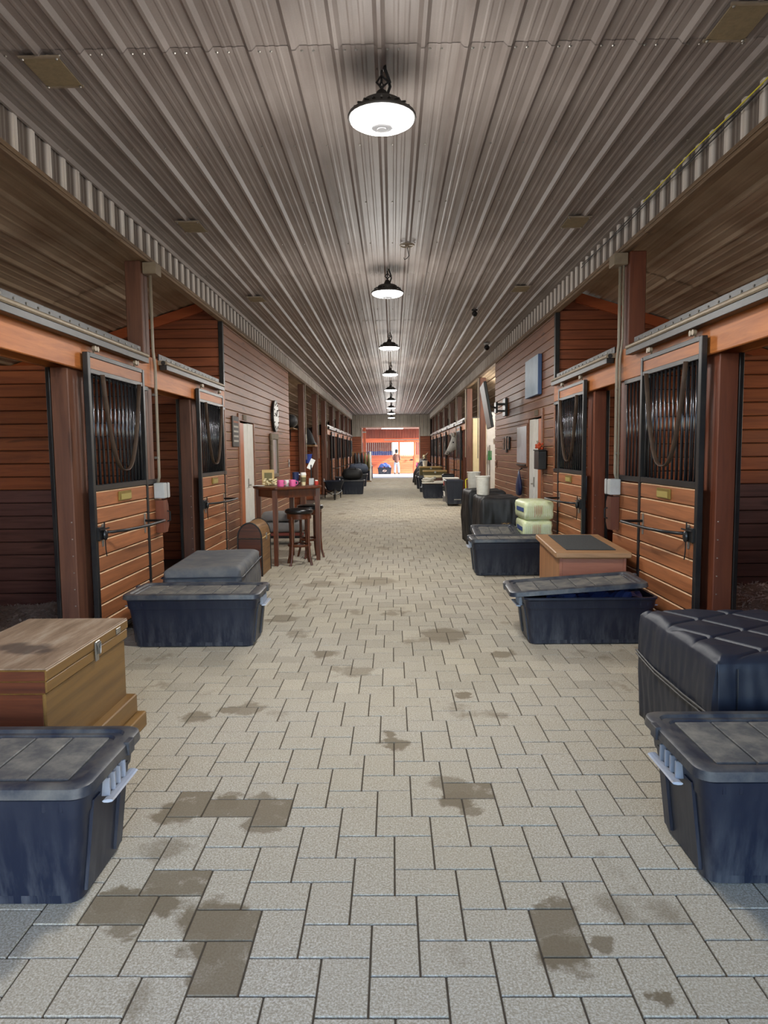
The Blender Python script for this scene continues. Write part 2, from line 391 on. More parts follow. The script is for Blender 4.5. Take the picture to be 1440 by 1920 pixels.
# ---------------------------------------------------------------- paved floor
fl = struct('floor', 'herringbone paved stable aisle of worn grey concrete pavers')
MB().box(XL-.06, YF, -.10, XR+.06, YE+8.2, -.007).build('bedding_sand', plain('joint_sand', S(72,62,48), .95), fl)
pw, plen, gp = .1556, .2334, .0066
ax0, ay0 = -.1620, 2.2265     # near left corner of one paver lying across the aisle
def paver_mesh(lx, ly):
    return MB().box(-lx/2+gp/2, -ly/2+gp/2, -.05, lx/2-gp/2, ly/2-gp/2, 0, .0022)
PH, PV = paver_mesh(plen, pw).mesh('paver_across'), paver_mesh(pw, plen).mesh('paver_along')
cells = []
for i in range(-400, 420):
    for j in range(-260, 260):
        bx = ax0+i*pw+j*plen; by = ay0+i*pw-j*plen
        for (x, y, k) in ((bx+plen/2, by+pw/2, 0), (bx+plen+pw/2, by+pw-plen/2, 1)):
            if XL < x < XR and YF < y < YE: cells.append((x, y, k))
vis = sorted([c for c in cells if c[1] > 1.68 and abs(c[0]) < (c[1]+.2)*.575], key=lambda c: c[1])
near = set(vis[:300])
PAVD = paver_mat(True)
DAMP = [(-.63,2.27),(-.86,2.37),(-.62,2.11),(-1.05,2.34),(-.79,3.07),(-.99,2.97),(.54,2.10),(.29,3.08),(-.58,2.88)]
wet = {min(vis[:300], key=lambda c: (c[0]-x)**2+(c[1]-y)**2) for x, y in DAMP}
for c in vis[:300]:
    o = put('paver', (PH, PV)[c[2]], PAV, fl, (c[0], c[1], random.uniform(-.0012, .0012)))
    if c in wet: o.material_slots[0].link = 'OBJECT'; o.material_slots[0].material = PAVD
rest = MB()
for c in cells:
    if c in near: continue
    lx, ly = ((plen, pw), (pw, plen))[c[2]]
    z = random.uniform(-.0015, .0012); x0, x1, y0, y1 = c[0]-lx/2+gp/2, c[0]+lx/2-gp/2, c[1]-ly/2+gp/2, c[1]+ly/2-gp/2
    x0 = max(x0, XL-.02); x1 = min(x1, XR+.02)
    if c[1] < 14: rest.box(x0, y0, -.05, x1, y1, z, .0022)
    else: rest.add([(x0,y0,z),(x1,y0,z),(x1,y1,z),(x0,y1,z),(x0,y0,z-.01),(x1,y0,z-.01),(x1,y1,z-.01),(x0,y1,z-.01)], [(0,1,2,3),(0,4,5,1),(1,5,6,2),(2,6,7,3),(3,7,4,0)])
o = rest.build('paver_field', PAV, fl); o['kind'] = 'stuff'
# stall and outside ground
STG = plain('stall_soil', S(92,74,64), .95, 0, S(60,48,42), .8, 14., .6)
for s, x0, x1 in ((-1, -6.3, XL-.06), (1, XR+.06, 6.2)):
    tag(MB().box(x0, YF, -.1, x1, YE, -.004).build('floor', STG), 'dark earthen stall floor beside the aisle, %s side' % ('left' if s < 0 else 'right'), kind='structure')
tag(MB().box(-120, -120, -.3, 120, 170, -.12).build('ground', GROUND), 'open gravel ground outside the barn', kind='structure')
tag(MB().box(-14, YE+.05, -.1, 14, 52, -.006).build('floor', plain('concrete', S(196,192,186), .8, 0, S(160,156,150), .5)), 'pale concrete floor of the bright cross passage', kind='structure')

# ---------------------------------------------------------------- ribbed metal sheets
def rib_profile(w, pitch, maj=.026, base=.066, top=.02, mino=.0032):
    P = []; n = int(round(w/pitch))
    for i in range(n):
        u = i*pitch
        P += [(u, 0), (u+base/2-top/2, -maj), (u+base/2+top/2, -maj), (u+base, 0)]
        for k in (1, 2):
            c = u+base+(pitch-base)*k/3
            P += [(c-.016, 0), (c-.007, -mino), (c+.007, -mino), (c+.016, 0)]
    P.append((n*pitch, 0)); return P
ce = struct('ceiling', 'grey ribbed steel aisle ceiling of overlapping sheets')
pitch = (XR-XL)/20.0
rows = [YF, 4.08, 9.02, 12.23, 16.9, 21.6, 26.3, 31.0, 35.7, 39.4, YE]
for r in range(len(rows)-1):
    y0, y1 = rows[r], rows[r+1]+.06
    for k in range(5):
        P = rib_profile(4*pitch, pitch)
        m = MB(); n = len(P); dz = .003*(r % 2)
        m.rings([[(u, 0, z) for u, z in P], [(u, y1-y0, z) for u, z in P]], False, False, False)
        put('ceiling_panel', m.mesh('ceiling_panel'), CEILM, ce, (XL+k*4*pitch, y0, ZC-dz))
sc = MB()
for y in (2.8, 4.13, 5.35, 6.53, 7.78, 9.07, 10.3, 11.3, 12.28, 13.6, 15.0, 16.95):
    for k in range(20):
        for e in ((.045, .11) if y in (4.13, 9.07, 12.28, 16.95) else (.075,)):
            sc.lathe([(.009, 0), (.009, -.004), (.004, -.009)], (XL+k*pitch+e+.03, y, ZC-.001), 6)
tag(sc.build('roofing_screws', STEEL, ce), kind='stuff')
BACKM = plain('roof_deck', S(70,62,56), .9)
MB().box(XL-.1, YF, ZC+.03, XR+.1, YE, ZC+.1).build('roof_deck', BACKM, ce)
for s in (-1, 1):
    X0 = XL if s < 0 else XR
    ot = struct('ceiling', 'sloping ribbed metal ceiling over the %s stalls' % ('left' if s < 0 else 'right'))
    sl = 3.75; L = math.hypot(sl, .31*sl); P = rib_profile(L, L/12, .022, .07, .02, .004)
    for r in range(9):
        y0 = YF+r*5; y1 = min(y0+5.05, YE)
        for q in range(4):
            Pq = [p for p in P if q*L/4-1e-6 <= p[0] <= (q+1)*L/4+1e-6]
            m = MB()
            def at(u, z, y): 
                d = u*sl/L; return (X0+s*d, y, 3.93-.31*d+z)
            m.rings([[at(u, z, y0) for u, z in Pq], [at(u, z, y1) for u, z in Pq]], False, False, False)
            m.build('ceiling_panel', SIDEM, ot)
    m = MB(); xa, xb = X0, X0+s*(sl+.1)
    m.add([(xa,YF,3.97),(xb,YF,2.78),(xb,YE,2.78),(xa,YE,3.97),(xa,YF,4.05),(xb,YF,2.86),(xb,YE,2.86),(xa,YE,4.05)], [(0,1,2,3),(4,5,6,7),(0,1,5,4),(1,2,6,5),(2,3,7,6),(3,0,4,7)])
    m.build('roof_deck', BACKM, ot)
    # valance: short upright ribbed sheets hung along the edge of the aisle ceiling, boarded underneath
    va = struct('trim_%d' % (1 if s < 0 else 2), 'ribbed grey metal valance along the %s edge of the aisle ceiling' % ('left' if s < 0 else 'right'))
    ln = 4.6; np_ = int(math.ceil((YE-YF)/ln)); vp = rib_profile(ln, ln/20, .03, .085, .045, .007)
    me = MB().rings([[(-s*(-z), u, 0) for u, z in vp], [(-s*(-z), u, ZC-ZV-.004) for u, z in vp]], False, False, False).mesh('valance_panel')
    for k in range(np_):
        if YF+k*ln+ln > YE+4: continue
        put('valance_panel', me, VALM, va, (X0, YF+k*ln, ZV))
    MB().box(X0+s*.002, YF, ZV, X0+s*.05, YE, ZC-.0).build('header', BACKM, va)
    ws = wood('soffit_wood_%d' % (s+2), S(132,108,82), S(96,76,56), 'y', .6)
    k = 0
    for y0 in range(-1, 43, 4):
        MB().box(X0-s*.035, y0-.5, ZV-.035, X0+s*.06, min(y0+3.495, YE), ZV, .006).build('soffit_board', ws, va)
        MB().box(X0-s*.05, y0-.5, ZV-.012, X0-s*.036, min(y0+3.495, YE), ZV+.02, .004).build('edge_strip', ws, va)

# ---------------------------------------------------------------- planks, posts, partitions
PH_ = .1375; GAP = .007
PCACHE = {}
def planks(parent, ax, a0, a1, z0, z1, plane, th, mat, h=PH_, name='plank', joined=False, low=None):
    """horizontal boards running along ax ('x' or 'y'); plane = centre of the thickness"""
    mb = MB(); z = z0; k = 0
    hi_mat = mat
    while z < z1-.02:
        hh = min(h, z1-z)
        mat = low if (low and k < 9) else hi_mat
        key = (ax, round(a1-a0, 3), round(hh, 3), th, mat.name)
        d = a1-a0
        if joined:
            if ax == 'y': mb.box(plane-th/2, a0, z+GAP/2, plane+th/2, a1, z+hh-GAP/2, .006)
            else: mb.box(a0, plane-th/2, z+GAP/2, a1, plane+th/2, z+hh-GAP/2, .006)
        else:
            if key not in PCACHE:
                q = MB()
                if ax == 'y': q.box(-th/2, -d/2, -hh/2+GAP/2, th/2, d/2, hh/2-GAP/2, .007)
                else: q.box(-d/2, -th/2, -hh/2+GAP/2, d/2, th/2, hh/2-GAP/2, .007)
                PCACHE[key] = worn(q.mesh('plank'), mat)
            c = (a0+a1)/2; jit = random.uniform(-.0015, .0015)
            put(name, PCACHE[key], mat, parent, (plane+jit, c, z+hh/2) if ax == 'y' else (c, plane+jit, z+hh/2))
        z += hh; k += 1
    if joined:
        o = mb.build('planking', mat, parent); o['kind'] = 'stuff'
    return k
def sidew(s): return 'left' if s < 0 else 'right'
def X_(s, off):           # off > 0: away from the aisle
    return XL-off if s < 0 else XR+off
def post(s, y, label, ztop=ZV-.04, z0=0.0, conduit=True, mat=None, base=True):
    p = thing('timber_post', label, 'post', (X_(s, .10), y, 0))
    m = mat or (POSTW if s < 0 else POSTRED)
    MB().box(-.08, -.10, z0, .08, .10, ztop, .008).build('shaft', m, p)
    if base: MB().box(-.078, -.103, 0, .078, -.1005, .35).build('kick_plate', BLKM, p)
    return p
def conduit(s, y, label, box=True):
    x = X_(s, -.035); ys = y+.05
    c = thing('electrical_conduit', label, 'conduit', (x, ys, 0))
    MB().tube([(0, 0, 3.52), (0, 0, 2.75), (-s*.0, 0, 2.66), (-s*.015, 0, 2.5), (-s*.015, 0, 1.36), (0, 0, 1.30)], .016, 8).build('pipe', PIPE, c, True)
    if s > 0: MB().tube([(s*.02, -.05, 3.52), (s*.02, -.05, 2.7), (s*.0, -.05, 2.5), (0, -.05, 1.30)], .012, 8).build('pipe', PIPE, c, True)
    for z in (2.2, 1.55): MB().box(-.022, -.03, z, .022, .03, z+.025, .004).build('strap', STEEL, c)
    MB().box(-s*-.05, -.09, 3.42, -s*.09, .08, 3.535, .006).build('pull_box', TANM, c)
    if box:
        MB().box(-s*-.016, -.10, 1.14, -s*.095, .09, 1.30, .008).build('junction_box', GREYB, c)
        MB().box(-s*-.012, -.002, 1.138, -s*.098, .002, 1.302).build('seam', BLKM, c)
        h = MB(); h.prism([(-.02, 1.12), (.10, 1.06), (.10, .84), (.04, .76), (-.02, .76)] if s < 0 else [(-.02, 1.12), (.10, 1.06), (.10, .84), (.04, .76), (-.02, .76)], 'y', 0, 0)
        h = MB(); R = []
        for xx in (-s*-.016, -s*.07):
            R.append([(xx, -.06, 1.12), (xx, .06, 1.12), (xx, .10, 1.06), (xx, .10, .85), (xx, .05, .78), (xx, -.06, .78)])
        h.rings(R); h.build('cover_box', POSTRED, c)
        MB().tube([(-s*.068, .05, 1.0), (-s*.10, .05, .99), (-s*.10, .05, .9), (-s*.068, .05, .89)], .008, 6).build('pull_handle', BLKM, c)
    return c
LB = [.78, 3.98, 7.22]                     # left stall boundaries in front of the lounge wall
RB = [.72, 3.92, 7.12]
FARL = [20.0, 23.4, 26.4, 29.8, 33.1, 36.2, 39.2, 42.2]
FARR = [18.85, 22.05, 25.25, 28.45, 31.7, 34.9, 37.9, 41.0]
NEARLAB = {(-1, 0): None, (-1, 1): 'brown timber post at the left picture edge with a junction box', (-1, 2): 'tall brown timber post between the two near left stalls, grey conduit on it',
           (1, 1): 'reddish timber post at the right picture edge nearest the camera', (1, 2): 'tall reddish timber post between the two near right stalls, two conduits on it'}
ORD = ['first', 'second', 'third', 'fourth', 'fifth', 'sixth', 'seventh', 'eighth', 'ninth', 'tenth']
for s in (-1, 1):
    for k in (1, 2):
        y = (LB if s < 0 else RB)[k]
        post(s, y, NEARLAB[s, k])
        conduit(s, y-.02, ('grey conduit with white junction box down the post ' + ('between the near %s stalls' % sidew(s) if k == 2 else 'at the %s picture edge' % sidew(s))))
    for k, y in enumerate(FARL if s < 0 else FARR):
        post(s, y, '%s brown timber post beyond the plank wall on the %s' % (ORD[k], sidew(s)), base=False, mat=POSTW)
        x = X_(s, -.034)
        if k < 7: tag(MB().tube([(x+.0, y-.11, ZV-.05), (x, y-.11, 1.4)], .014, 6).build('electrical_conduit', PIPE), 'thin conduit down the %s far post on the %s' % (ORD[k], sidew(s)), 'conduit')

def partition(s, y, x0, x1, z1, label, mat=PARTW, joined=False, cap=True):
    p = thing('stall_partition', label, 'partition', ((x0+x1)/2, y, 0))
    w = abs(x1-x0)/2
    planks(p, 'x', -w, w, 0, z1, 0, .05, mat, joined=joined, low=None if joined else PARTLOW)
    MB().box(-w, -.008, 0, w, .008, z1-.01).build('backing', GAPM, p)
    return p
for s in (-1, 1):
    B = LB if s < 0 else RB; xo = X_(s, 3.72); xi = X_(s, .20)
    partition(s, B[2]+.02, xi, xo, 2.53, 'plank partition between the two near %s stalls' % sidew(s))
    partition(s, B[1]+.02, xi, xo, 2.53, 'plank partition nearest the camera on the %s' % sidew(s), joined=True)
    for k, y in enumerate(FARL if s < 0 else FARR):
        if s > 0 and k < 2: continue
        partition(s, y+.02, xi, xo, 2.25, '%s far plank partition between %s stalls' % (ORD[k], sidew(s)), joined=True)
# outer long walls of the barn
for s in (-1, 1):
    w = struct('wall_outer_%s' % sidew(s), 'outer plank wall behind the %s stalls' % sidew(s))
    xo = X_(s, 3.76)
    WN = ((5.0, 6.3), (8.2, 9.5)); WZ0, WZ1 = 1.65, 2.45
    m = MB(); m.box(xo, YF, -.1, xo+s*.1, YE, WZ0); m.box(xo, YF, WZ1, xo+s*.1, YE, 2.9); e = [YF]+[v for q in WN for v in q]+[YE]
    for k in range(0, len(e), 2): m.box(xo, e[k], WZ0, xo+s*.1, e[k+1], WZ1)
    m.build('backing', GAPM, w)
    planks(w, 'y', YF, YE, 0, WZ0, xo-s*.02, .04, WALLW, joined=True); planks(w, 'y', YF, YE, WZ1, 2.75, xo-s*.02, .04, WALLW, joined=True)
    for k in range(0, len(e), 2): planks(w, 'y', e[k], e[k+1], WZ0, WZ1, xo-s*.02, .04, WALLW, joined=True)
    for k, (a, b) in enumerate(WN):  # unseen openings added to bring daylight into the near stalls
        wi = struct('window_%d' % (2+k+(2 if s > 0 else 0)), 'added unseen stall window for daylight in the outer %s wall' % sidew(s)); f = MB()
        f.box(xo-s*.05, a-.05, WZ0-.05, xo+s*.1, a+.03, WZ1+.05); f.box(xo-s*.05, b-.03, WZ0-.05, xo+s*.1, b+.05, WZ1+.05); f.box(xo-s*.05, a-.05, WZ0-.05, xo+s*.1, b+.05, WZ0+.02); f.box(xo-s*.05, a-.05, WZ1-.02, xo+s*.1, b+.05, WZ1+.05); f.box(xo-s*.0, (a+b)/2-.02, WZ0, xo+s*.06, (a+b)/2+.02, WZ1)
        f.build('window_frame', WALLW, wi)
    ea = MB(); za = 2.80; x1 = xo+s*1.75
    ea.add([(xo,YF,za),(x1,YF,za-.25),(x1,YE,za-.25),(xo,YE,za),(xo,YF,za+.05),(x1,YF,za-.20),(x1,YE,za-.20),(xo,YE,za+.05)], [(0,1,2,3),(4,5,6,7),(0,1,5,4),(1,2,6,5),(2,3,7,6),(3,0,4,7)]); ea.build('sun_block_eave', BACKM, w)  # unseen eave added to keep sun out of the stall windows

# ---------------------------------------------------------------- header beams
def beam(s, y0, y1, label):
    b = thing('header_beam', label, 'beam', (X_(s, 0), (y0+y1)/2, 0)); d = (y1-y0)/2
    MB().box(s*-.012, -d, 2.285, s*.019, d, 2.60, .006).build('face_board', BEAMW, b)
    MB().box(s*.182, -d, 2.285, s*.21, d, 2.60, .006).build('back_board', BEAMW, b)
    return b
beam(-1, .9, 7.36, 'orange brown header beam above the near left stall door')
beam(-1, 7.363, 10.37, 'orange brown header beam above the second left stall')
beam(1, .9, 7.26, 'orange brown header beam above the near right stall door')
beam(1, 7.263, 10.05, 'orange brown header beam above the second right stall')
for s, Bs in ((-1, FARL[2:]), (1, FARR[1:])):
    for k in range(len(Bs)-1):
        beam(s, Bs[k]+.1, Bs[k+1]+.098, 'short header beam above the %s far stall front on the %s' % (ORD[k], sidew(s)))
# ---------------------------------------------------------------- sliding stall doors
def stall_door(s, y0, wd, label, far=False, yoke=True, bar=True):
    """door hangs on the aisle face; local y runs from the camera end, local -s*x points to the aisle"""
    d = thing('stall_door', label, 'stall door', (X_(s, -.055), y0, 0)); a = -s
    st = MB().box(-.022, 0, .05, .022, .05, 2.42, .004).mesh('stile')
    put('stile', st, BLKM, d); put('stile', st, BLKM, d, (0, wd-.05, 0))
    for nm, z0, z1 in (('top_rail', 2.385, 2.425), ('grille_rail', 2.255, 2.295), ('middle_rail', 1.30, 1.35), ('bottom_rail', .05, .085)):
        MB().box(-.02, .05, z0, .02, wd-.05, z1, .004).build(nm, BLKM, d)
    MB().box(-.012, .05, 2.295, .012, wd-.05, 2.385).build('header_panel', BEAMW, d)
    if far:
        m = MB(); z = .085
        for k in range(9): m.box(-.014, .05, z+.003, .014, wd-.05, z+.132, .006); z += .135
        tag(m.build('planking', DOORW, d), kind='stuff')
        m = MB()
        for k in range(9): m.cyl((0, .05+(wd-.1)*(k+.5)/9, 1.35), (0, .05+(wd-.1)*(k+.5)/9, 2.255), .012, n=5)
        tag(m.build('bars', BARM, d), kind='stuff')
    else:
        me = worn(MB().box(-.016, .052, .0035, .016, wd-.052, .1315, .008).mesh('plank'), DOORW)
        for k in range(9): put('plank', me, DOORW, d, (0, 0, .085+.135*k))
        me = MB().cyl((0, 0, 1.35), (0, 0, 2.255), .0095, n=8).mesh('bar'); n = 13
        for k in range(n): put('bar', me, BARM, d, (0, .05+(wd-.1)*(k+.7)/(n+.4), 0), True)
        m = MB()
        if yoke:
            P = []; c = wd*.5; hw = wd*.33
            for k in range(25):
                u = -1+2*k/24
                z = 1.46+.80*(abs(u)**2.6); P.append((a*.045, c+u*hw*(1-.0*abs(u)), min(z, 2.26)))
            MB().tube(P, [(.020, .006)]*len(P), 8, flat=(1, 0, 0)).build('yoke', YOKE, d, True)
    MB().box(a*.016, wd*.40, 1.19, a*.032, wd*.62, 1.275, .004).build('name_plate', BRASS, d)
    if not far: MB().box(a*.03, wd*.43, 1.20, a*.035, wd*.61, 1.25, .001).build('name_card', plain('name_card', S(164,146,80), .5), d)
    for yy in (.17, wd-.2):
        h = MB(); h.cyl((a*.0, yy, 2.42), (a*.0, yy, 2.46), .009, n=6); h.cyl((a*.005, yy-.022, 2.465), (a*.03, yy-.022, 2.465), .022, n=10); h.cyl((a*.005, yy+.026, 2.465), (a*.03, yy+.026, 2.465), .022, n=10)
        h.build('trolley', TANM, d)
    if bar:
        z = .955
        B = d
        P = [(a*.02, .14, z), (a*.09, .17, z), (a*.16, .30, z), (a*.20, .50, z), (a*.215, .72, z), (a*.22, wd-.16, z), (a*.215, wd-.14, z), (a*.02, wd-.14, z)]
        g = MB().tube(P, .013, 8).build('blanket_bar', BLKM, d, True)
        if not far:
            for yy in (.14, wd-.14):
                MB().box(a*.016, yy-.015, z-.12, a*.026, yy+.015, z+.07, .003).build('bracket', STEEL, d)
            l = MB(); l.box(a*.018, .03, z-.06, a*.04, .14, z+.05, .005); l.cyl((a*.05, .02, z+.03), (a*.05, .20, z+.03), .007, n=6); l.ball((a*.055, .11, z-.02), (.02, .03, .045)); l.cyl((a*.05, .11, z+.03), (a*.05, .11, z+.09), .006, n=6)
            P = [(a*.05, .115, z-.05), (a*.05, .12, z-.14), (a*.05, .135, z-.2)]
            l.tube(P, .005, 6); l.build('latch', BLKM, d)
    return d
DL = {}
stall_door(-1, 5.58, 1.27, 'near left sliding stall door with black bars and brown hanging yoke')
stall_door(-1, 8.77, 1.27, 'second left sliding stall door, beside the plank wall with the clock')
stall_door(1, 5.15, 1.25, 'near right sliding stall door with black bars, behind the tilted tub lid')
stall_door(1, 8.27, 1.27, 'second right sliding stall door, behind the yellow wrapped bales')
def dlab(k, s): return '%s far barred stall door along the %s side' % (ORD[k], sidew(s))
for k in range(2, 7): stall_door(-1, FARL[k]+1.55, 1.25, dlab(k-2, -1), far=True)
for k, b in enumerate(FARR[1:-1]):
    if k == 1: continue
    stall_door(1, b+1.3, 1.25, dlab(k, 1), far=True)
def rail(s, y0, y1, label, far=False):
    r = thing('door_track', label, 'door track', (X_(s, -.012), y0, 0)); a = -s; L = y1-y0
    P = [(a*.0, 2.545), (a*.05, 2.545), (a*.086, 2.548), (a*.096, 2.558), (a*.094, 2.574), (a*.078, 2.587), (a*.05, 2.592), (a*.0, 2.592)]
    MB().prism(P, 'y', 0, L).build('hood', TANM if y0 < 12 else STEEL, r, auto=40)
    MB().box(0, -.005, 2.5925, a*.012, L, 2.66, .002).build('back_strip', BLKM, r)
    MB().box(a*.015, .005, 2.492, a*.090, L-.005, 2.544, .003).build('channel', BLKM, r)
    MB().cyl((a*.055, -.004, 2.566), (a*.055, .0, 2.566), .024, n=12).build('end_cap', BLKM, r)
    if not far:
        b = MB(); n = int(L/.16)
        for k in range(n): b.ball((a*.014, .1+k*.16, 2.628), (.006, .011, .011), 6, 4)
        tag(b.build('bolt_heads', STEEL, r), kind='stuff')
    return r
rail(-1, 4.2, 6.93, 'long dusty door track above the near left stall door')
rail(-1, 7.46, 10.02, 'shorter door track above the second left stall door')
rail(1, 4.12, 6.74, 'long dusty door track above the near right stall door')
rail(1, 7.32, 9.86, 'shorter door track above the second right stall door')
for s, Bs in ((-1, FARL[2:]), (1, FARR[1:])):
    for k in range(len(Bs)-1): rail(s, Bs[k]+.2, Bs[k+1]-.17, 'pale door track over the %s far stall on the %s' % (ORD[k], sidew(s)), True)
# ---------------------------------------------------------------- jamb posts and fixed fronts
def jamb(s, y, label, far=False):
    p = thing('door_jamb', label, 'post', (X_(s, .10), y, 0))
    MB().box(-.07, -.07, 0, .07, .07 if far else .205, 2.284, .006).build('shaft', POSTW if s < 0 else POSTRED, p)
    if not far: MB().box(s*.072, -.075, .05, s*.105, .05, 2.284, .004).build('edge_channel', BLKM, p)
    if not far:
        n = MB()
        for k in range(8): n.ball((-s*.045, -.071, .12+.135*k), (.006, .004, .006), 6, 4)
        tag(n.build('nail_heads', STEEL, p), kind='stuff')
    return p
def front(s, y0, y1, label, far=False, ext=.30):
    f = thing('stall_front', label, 'stall front', (X_(s, .0), y0, 0)); L = y1-y0
    if far:
        planks(f, 'y', 0, L+ext*.7, .04, 1.29, 0, .03, DOORW, joined=True)
        m = MB()
        for k in range(int(L/.12)): m.cyl((0, .06+.12*k, 1.34), (0, .06+.12*k, 2.24), .011, n=5)
        tag(m.build('bars', BARM, f), kind='stuff')
    else:
        planks(f, 'y', 0, L+ext, .04, 1.29, 0, .03, DOORW)
        n = int(L/.095); me = MB().cyl((0, 0, 1.34), (0, 0, 2.24), .0095, n=8).mesh('bar')
        for k in range(n): put('bar', me, BARM, f, (0, .06+.095*k, 0), True)
    MB().box(-.016, 0, 1.29, .016, L+ext*.7, 1.34, .004).build('middle_rail', BLKM, f)
    MB().box(-.02, 0, 2.24, .02, L, 2.283, .004).build('top_rail', BLKM, f)
    return f
jamb(-1, 5.52, 'brown jamb post beside the open doorway of the near left stall')
jamb(-1, 8.80, 'brown jamb post beside the open doorway of the second left stall')
jamb(1, 5.16, 'reddish jamb post beside the open doorway of the near right stall')
jamb(1, 8.26, 'reddish jamb post beside the open doorway of the second right stall')
front(-1, 5.74, 7.11, 'fixed plank and bar front behind the near left door')
front(-1, 9.02, 10.36, 'fixed plank and bar front behind the second left door', ext=.02)
front(1, 5.38, 7.01, 'fixed plank and bar front behind the near right door')
front(1, 8.48, 10.04, 'fixed plank and bar front behind the second right door', ext=.0)
for k in range(2, 7):
    jamb(-1, FARL[k]+1.5, '%s far jamb post on the left' % ORD[k-2], True)
    front(-1, FARL[k]+1.58, FARL[k+1]-.11, 'barred front of the %s far stall on the left' % ORD[k-2], True)
for k, b in enumerate(FARR[1:-1]):
    jamb(1, b+1.25, '%s far jamb post on the right' % ORD[k], True)
    front(1, b+1.33, FARR[k+2]-.11, 'barred front of the %s far stall on the right' % ORD[k], True)
# horse guard: low plank gate in the doorway where the grey horse looks out
g = thing('half_gate', 'low plank gate under the grey horse head on the right', 'gate', (2.37, 25.36, 0))
planks(g, 'y', .0, 1.06, .05, 1.26, 0, .03, DOORW, joined=True)
MB().box(-.03, 0, 1.26, .03, 1.06, 1.32, .004).build('top_rail', BLKM, g)

# ---------------------------------------------------------------- lounge walls (plank rooms on both sides)
def lounge(s, y0, y1, dy0, dy1, num):
    w = struct('wall_%s' % sidew(s), 'long brown plank wall of the %s room facing the aisle' % sidew(s))
    pl = X_(s, .02); top = ZV-.04
    DZ = PH_*15.5
    zz = 0
    planks(w, 'y', y0+.05, dy0, 0, DZ, pl, .03, WALLW); planks(w, 'y', dy1, y1, 0, DZ, pl, .03, WALLW)
    planks(w, 'y', y0+.05, y1, DZ, top, pl, .03, WALLW)
    xb = X_(s, .045)
    m = MB(); m.box(xb, y0+.05, 0, xb+s*.05, dy0, 3.9); m.box(xb, dy1, 0, xb+s*.05, y1, 3.9); m.box(xb, dy0, DZ, xb+s*.05, dy1, 3.9); m.build('backing', GAPM, w)
    MB().box(X_(s, -.004), y0-.03, 2.60, X_(s, .06), y0+.05, top, .004).build('corner_trim', BLKM, w)
    MB().box(X_(s, 0.0), y0-.03, 0, X_(s, .06), y0+.05, 2.60, .004).build('corner_board', WALLW, w)
    # return wall facing the camera, and a far return
    r = struct('wall_%s_return' % sidew(s), 'plank end wall of the %s room facing the stall' % sidew(s))
    xa, xo = X_(s, .06), X_(s, 3.72); lo, hi = min(xa, xo), max(xa, xo)
    z = 0
    while z < 3.9:
        z2 = z+PH_; e = xo
        if z2 > roofz(xo, s): e = X_(s, max(.3, (3.90-z2)/.31))
        a, b = min(xa, e), max(xa, e)
        if b-a > .15 and z2 < 3.9:
            MB().box(a, y0-.012, z+GAP/2, b, y0+.02, z2-GAP/2, .006).build('plank', WALLWX, r)
        z = z2
    m = MB(); m.add([(xa,y0+.021,0),(xo,y0+.021,0),(xo,y0+.021,roofz(xo,s)),(xa,y0+.021,3.9),(xa,y0+.05,0),(xo,y0+.05,0),(xo,y0+.05,roofz(xo,s)),(xa,y0+.05,3.9)], [(0,1,2,3),(4,5,6,7),(0,1,5,4),(1,2,6,5),(2,3,7,6),(3,0,4,7)]); m.build('backing', GAPM, r)
    x1, x2 = X_(s, .27), X_(s, 3.6)
    m = MB(); R = []
    for xx in (x1, x2):
        zt = roofz(xx, s)-.025; R.append([(xx, y0-.06, zt-.14), (xx, y0-.013, zt-.14), (xx, y0-.013, zt), (xx, y0-.06, zt)])
    m.rings(R); m.build('rafter_board', BEAMX, r)
    f = struct('wall_%s_far_return' % sidew(s), 'far plank end of the %s room' % sidew(s))
    MB().box(xa, y1-.05, 0, xo, y1-.001, 2.8).build('backing', GAPM, f)
    planks(f, 'x', lo, hi, 0, 2.75, y1+.02, .03, WALLWX, joined=True)
    # door
    d = struct('door_%d' % num, 'white inner door with orange brown frame in the %s plank wall' % sidew(s)); fx = X_(s, 0); a = -s
    sp = dy0+(dy1-dy0)*.30
    MB().box(fx+a*.012, dy0-.05, 0, fx-a*.05, dy0+.05, DZ, .004).build('door_frame', WALLW, d)
    MB().box(fx+a*.0, dy0+.05, 0, fx-a*.05, sp, DZ-.03, .004).build('side_panel', WOODB, d)
    MB().box(fx+a*.012, dy1-.05, 0, fx-a*.05, dy1+.05, DZ, .004).build('door_frame', WALLW, d)
    MB().box(fx+a*.014, dy0-.05, DZ, fx-a*.02, dy1+.05, DZ+.12, .004).build('door_head', WALLW, d)
    MB().box(fx-a*.01, sp+.002, .01, fx-a*.05, sp+.34, DZ-.03, .004).build('door_leaf', WHITE, d)
    MB().box(fx-a*.004, sp+.346, .01, fx-a*.05, dy1-.052, DZ-.02, .004).build('door_leaf', WHITE, d)
    h = MB(); h.box(fx-a*.0, sp+.30, 1.0, fx-a*.012, sp+.36, 1.16, .003); h.cyl((fx, sp+.30, 1.05), (fx+a*.05, sp+.30, 1.05), .012, n=8); h.build('door_handle', STEEL, d)
    MB().box(fx+a*.014, dy0+.25, DZ+.02, fx+a*.03, dy0+.5, DZ+.11, .003).build('door_plate', DRIFT, d)
    bb = tag(MB().box(X_(s, -.012), y0+.1, 0, X_(s, .004), dy0-.06, .09, .004).build('baseboard_%s' % sidew(s), WALLW), 'brown baseboard below the %s plank wall' % sidew(s), kind='structure')
lounge(-1, 10.42, 16.95, 11.33, 12.55, 1)
lounge(1, 10.08, 15.9, 10.85, 11.95, 2)
